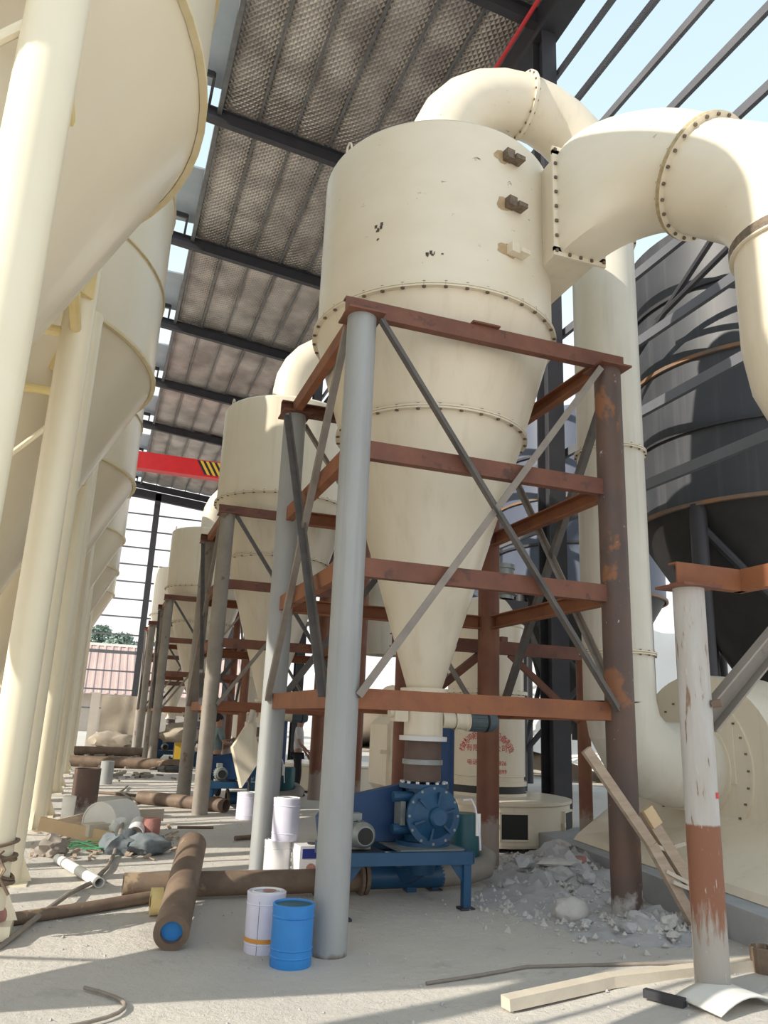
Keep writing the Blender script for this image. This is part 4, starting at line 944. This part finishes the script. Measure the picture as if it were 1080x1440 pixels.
# guard plate in front of the second valve table
t = thing('guard_cover', 'cream diamond shaped guard cover tilted in front of the second blue table', 'guard cover')
c = [Vector(p) for p in ((2.60, 14.0, 1.60), (2.31, 13.9, 1.13), (2.51, 13.85, .48), (2.83, 13.95, .97))]
nn = (c[1]-c[0]).cross(c[2]-c[0]).normalized()
if nn.y > 0: nn = -nn
mb = MB(); mb.add(c+[p-nn*.14 for p in c], [(0, 1, 2, 3), (0, 4, 5, 1), (1, 5, 6, 2), (2, 6, 7, 3), (3, 7, 4, 0)]); mb.build('plate', cream, t, smooth=0)
c = [p-nn*.075+(sum(c, Vector())/4-p)*.05 for p in c]
mb = MB(); mb.add(c+[p-nn*.1 for p in c], [(0, 1, 2, 3), (7, 6, 5, 4)]); mb.build('inner_face', dark, t, smooth=0)
MB().bar((2.62, 14.1, 1.55), (2.62, 14.1, 1.25), RP(.2, .1), (0, 1, 0)).build('hanger', cream, t, smooth=0)
MB().tube((2.68, 14.1, 0), (2.66, 14.08, 1.2), .03, 8).build('prop', dark, t)
MB().tube((2.58, 13.98, 1.56), (2.62, 13.98, 1.75), .05, 12).build('hook', wallm, t)

t = thing('yellow_cart', 'yellow bin under a beige cover beside the third tower leg', 'bin', (2.85, 26.6, 0))
MB().box((0, 0, .42), (.55, .5, .75)).build('bin', yel, t, smooth=0)
o = MB().lump((0, 0, 0), .6, 31, 3, (1.1, .8, .5), .4).build('cover', tarp_m, t, smooth=1); o.location = (-.1, 0, 1.05)
MB().lathe([(.1, 0), (.35, 0), (.38, .1), (.3, .18), (.1, .18)], 20, (-.5, -1.75, 0)).build('tyre', blk, t, smooth=.5)

# tarpaulin screen, shed, trees, spoil hill
t = thing('tarpaulin_screen', 'beige tarpaulin screen hung between two pale pillars at the far end', 'screen', (0, 42, 0))
for x in (.05, 2.35): MB().box((x, .1, 1.25), (.42, .4, 2.6)).build('pillar', wallm, t, smooth=0)
mb = MB(); vs = []
for j in range(13):
    for i in range(17):
        x = .35+1.95*i/16; z = 2.45*j/12; vs.append((x, -.12+.12*noise.noise(Vector((x*2, z*1.2, 1))), z))
mb.add(vs, [(j*17+i, j*17+i+1, (j+1)*17+i+1, (j+1)*17+i) for j in range(12) for i in range(16)]); mb.build('sheet', tarp_m, t, smooth=1.5, flip=False)
o = MB().lump((0, 0, 0), .7, 51, 3, (1.3, .5, .6), .5).build('folded_sheet', tarp_m, t, smooth=1); o.location = (1.0, -.5, .3)
t = thing('shed', 'pale shed with a faded pink ridged roof beyond the open end', 'shed', (0, 74, 0))
MB().box((4, 6, 1.6), (26, 10, 3.2)).build('wall', wallm, t, smooth=0)
for i in range(40):
    x = -9+26*i/39
    mb = MB().bar((x, -.4, 3.2), (x, 7, 7.9), [(-.33, 0), (-.12, 0), (-.08, .08), (.08, .08), (.12, 0), (.33, 0), (.33, -.02), (-.33, -.02)]); mb.build('roof_sheet', pinkroof, t, smooth=0)
MB().bar((-9.4, 7, 7.95), (17.4, 7, 7.95), RP(.5, .25)).build('ridge_cap', white, t, smooth=0)
rng = random.Random(11)
def tree(x, y, h, rw, label):
    t = thing('tree', label, 'tree', (x, y, 0), 0, 'trees beyond the pink shed')
    MB().sweep([(0, 0, 0), (.1, 0, h*.4), (0, .1, h*.8)], [.25, .18, .08], 8).build('trunk', bark_m, t)
    mb = MB()
    for i in range(1500):
        a = rng.random()*6.28; u = rng.random(); z = h*(.42+.58*u); rr = rw*sqrt(rng.random())*(.35+.65*sin(pi*(.15+.8*u)))*(1+.45*noise.noise(Vector((a*1.5, u*5, x))))
        c = Vector((rr*cos(a), rr*sin(a), z)); s_ = rng.uniform(.18, .42); d = Vector((rng.gauss(0, 1), rng.gauss(0, 1), rng.gauss(0, 1))).normalized(); e_ = d.orthogonal().normalized()
        mb.add([c+d*s_, c+e_*s_*.6, c-d*s_, c-e_*s_*.6], [(0, 1, 2, 3)])
    o = mb.build('crown', leaf_m, t, smooth=0, flip=False); o['kind'] = 'stuff'
for i, (x, h, rw, lb) in enumerate(((-3.5, 11.5, 2.6, 'leftmost leafy tree beyond the pink shed'), (-.3, 12.8, 2.4, 'tall rounded tree above the left part of the pink roof'), (2.4, 11.6, 2.3, 'bushy tree above the middle of the pink roof'), (5.0, 11.0, 2.2, 'lower tree just left of the far tower legs'),
                                    (7.8, 12.2, 2.6, 'tree behind the farthest tower legs'), (11, 11.5, 2.8, 'rightmost tree beyond the pink shed'))):
    tree(x, 108+(i % 2)*4, h, rw, lb)
mb = MB(); vs = []; n = 40
for j in range(n+1):
    for i in range(n+1):
        x = 15.4+46*i/n; y = 19+45*j/n
        h = 6.6*math.exp(-((x-27)/9)**2-((y-33)/11)**2)+4.5*math.exp(-((x-20)/7)**2-((y-42)/9)**2)
        h *= 1+.25*noise.noise(Vector((x*.25, y*.25, 0)))+.10*noise.noise(Vector((x*.9, y*.9, 5))); vs.append((x, y, h-.12))
mb.add(vs, [(j*(n+1)+i, j*(n+1)+i+1, (j+1)*(n+1)+i+1, (j+1)*(n+1)+i) for j in range(n) for i in range(n)])
tag(mb.build('spoil_hill', spoil_m, smooth=1.2, flip=False), 'whitish hill of spoil outside beyond the blower', 'hill', kind='stuff')

# ---------------------------------------------------------------- people
def skinned(name, joints, edges, rad, m, parent, root, lev=2):
    me = bpy.data.meshes.new(name); me.from_pydata(joints, edges, []); o = bpy.data.objects.new(name, me); COL.objects.link(o)
    o.modifiers.new('skin', 'SKIN'); sub = o.modifiers.new('sub', 'SUBSURF'); sub.levels = lev; sub.render_levels = lev
    for v, r in zip(me.skin_vertices[0].data, rad):
        v.radius = r if isinstance(r, tuple) else (r, r)
    me.skin_vertices[0].data[root].use_root = True
    dg = bpy.context.evaluated_depsgraph_get(); nm_ = bpy.data.meshes.new_from_object(o.evaluated_get(dg))
    bpy.data.objects.remove(o); bpy.data.meshes.remove(me); nm_.name = name
    nm_.materials.clear(); nm_.materials.append(m); nm_.shade_smooth()
    o = bpy.data.objects.new(name, nm_); COL.objects.link(o); o.parent = parent; return o
def person(label, loc, rz, h, shirt, hairm, elbows, wrists, head_turn=0, legs=.0):
    t = thing('person', label, 'person', loc, rz); k = h/1.70
    J = []; E = []; Rr = []
    def add(p, r, par=None):
        J.append(tuple(c*k for c in p)); Rr.append(r*k if not isinstance(r, tuple) else (r[0]*k, r[1]*k))
        if par is not None: E.append((par, len(J)-1))
        return len(J)-1
    pel = add((0, 0, .93), (.13, .10)); bl = add((0, .01, 1.10), (.12, .09), pel); ch = add((0, 0, 1.30), (.14, .10), bl); nk = add((0, .0, 1.45), .052, ch)
    hb = add((0, .02, 1.53), (.062, .07), nk); ht = add((0, .015, 1.615), (.07, .085), hb); add((0, .0, 1.67), (.045, .055), ht)
    add((0, .112, 1.565), .012, hb)
    for s_, el, wr_ in ((-1, elbows[0], wrists[0]), (1, elbows[1], wrists[1])):
        sh = add((s_*.18, 0, 1.40), .052, ch); e_ = add(el, .042, sh); w_ = add(wr_, .028, e_)
        dv = (Vector(wr_)-Vector(el)).normalized(); hd = Vector(wr_)+dv*.05; p_ = add(tuple(hd), (.030, .022), w_)
        sd_ = dv.orthogonal().normalized()
        for f in range(4):
            b = hd+dv*.045+sd_*(f-1.5)*.019; f1_ = add(tuple(b), .009, p_); L_ = (.038, .045, .042, .032)[f]
            f2_ = add(tuple(b+dv*L_+Vector((0, 0, -.012))), .008, f1_); add(tuple(b+dv*L_*1.5+Vector((0, 0, -.035))), .007, f2_)
        th = add(tuple(hd+sd_*.035-dv*.01), .010, p_); add(tuple(hd+sd_*.055+dv*.025), .008, th)
    for s_ in (-1, 1):
        hp = add((s_*.09, 0, .86), .085, pel); kn = add((s_*.10, .02+legs*s_, .48), .056, hp); an = add((s_*.10, -.02+legs*s_*1.3, .09), .036, kn); add((s_*.11, .13+legs*s_*1.3, .04), (.04, .028), an)
    skinned('body', J, E, Rr, skin_m, t, pel)
    # shirt
    J, E, Rr = [], [], []
    a = add((0, .0, .88), (.155, .125)); b = add((0, .01, 1.10), (.15, .12), a); c_ = add((0, 0, 1.31), (.165, .125), b); add((0, 0, 1.43), (.085, .075), c_)
    for s_, el in ((-1, elbows[0]), (1, elbows[1])):
        sh = add((s_*.185, 0, 1.395), .072, c_); m_ = Vector((s_*.185, 0, 1.395)).lerp(Vector(el), .8); add(tuple(m_), .062, sh)
    skinned('shirt', J, E, Rr, shirt, t, a)
    J, E, Rr = [], [], []
    a = add((0, 0, .95), (.15, .115)); 
    for s_ in (-1, 1):
        hp = add((s_*.09, 0, .84), .10, a); kn = add((s_*.10, .02+legs*s_, .48), .075, hp); add((s_*.10, -.02+legs*s_*1.3, .10), .062, kn)
    skinned('trousers', J, E, Rr, trous, t, a)
    hm = MB().lump((0, -.012*k, 1.635*k), .096*k, 3, 3, (.92, 1.12, .95), .08)
    hm.v = [(x, y - max(0, (1.60*k-z))*.9, max(z, 1.555*k)) for x, y, z in hm.v]; hm.build('hair', hairm, t, smooth=1.5)
    for s_ in (-1, 1):
        MB().lump((s_*.028*k, .094*k, 1.60*k), .011*k, 1, 1, (1, .6, .7), 0).build('eye', blk, t, smooth=1)
        MB().lump((s_*.078*k, .01*k, 1.58*k), .022*k, 1, 1, (.4, .8, 1.3), 0).build('ear', skin_m, t, smooth=1)
        MB().lump((s_*.11*k, (.07+legs*s_*1.3)*k, .045*k), .06*k, 1, 2, (.75, 2.0, .75), 0).build('shoe', blk, t, smooth=1)
    MB().lump((0, .096*k, 1.535*k), .016*k, 1, 1, (1.4, .5, .45), 0).build('lips', redhair, t, smooth=1)
    return t
person('person in a teal grey short sleeved shirt and black trousers working at the second tower', (2.40, 16.45, 0), -pi/2+.15, 1.66, shirt_g, hair_m, ((-.22, .10, 1.14), (.22, .10, 1.14)), ((-.12, .34, 1.20), (.12, .36, 1.12)), legs=.08)
person('person in a loose white shirt and dark trousers behind the green cylinders', (4.40, 17.75, 0), -pi/2-.35, 1.72, shirt_w, redhair, ((-.24, -.02, 1.12), (.24, .04, 1.12)), ((-.22, .14, .92), (.2, .20, .98)), legs=.03)

mb = MB(); rng = random.Random(9)
for k in range(7):
    z = .30+.045*k; tl = rng.uniform(-.12, .12); rr = .155+.02*rng.random()
    mb.sweep([(-.59+rr*cos(q), 7.25+rr*sin(q), z+tl*cos(q)*.6) for q in [2*pi*i/24 for i in range(25)]], .014, 7)
for k in range(5): mb.sweep([(-.59+rng.uniform(-.1, .15), 7.08, .55-.02*k), (-.58+rng.uniform(-.1, .16), 7.03, .42), (-.57+rng.uniform(-.1, .16), 7.05, .24)], .012, 7)
o = mb.build('wire_bundle', rustpipe)
tag(o, 'dark tangled bundle of wire tied round a silo leg at the left picture edge', 'wire bundle')
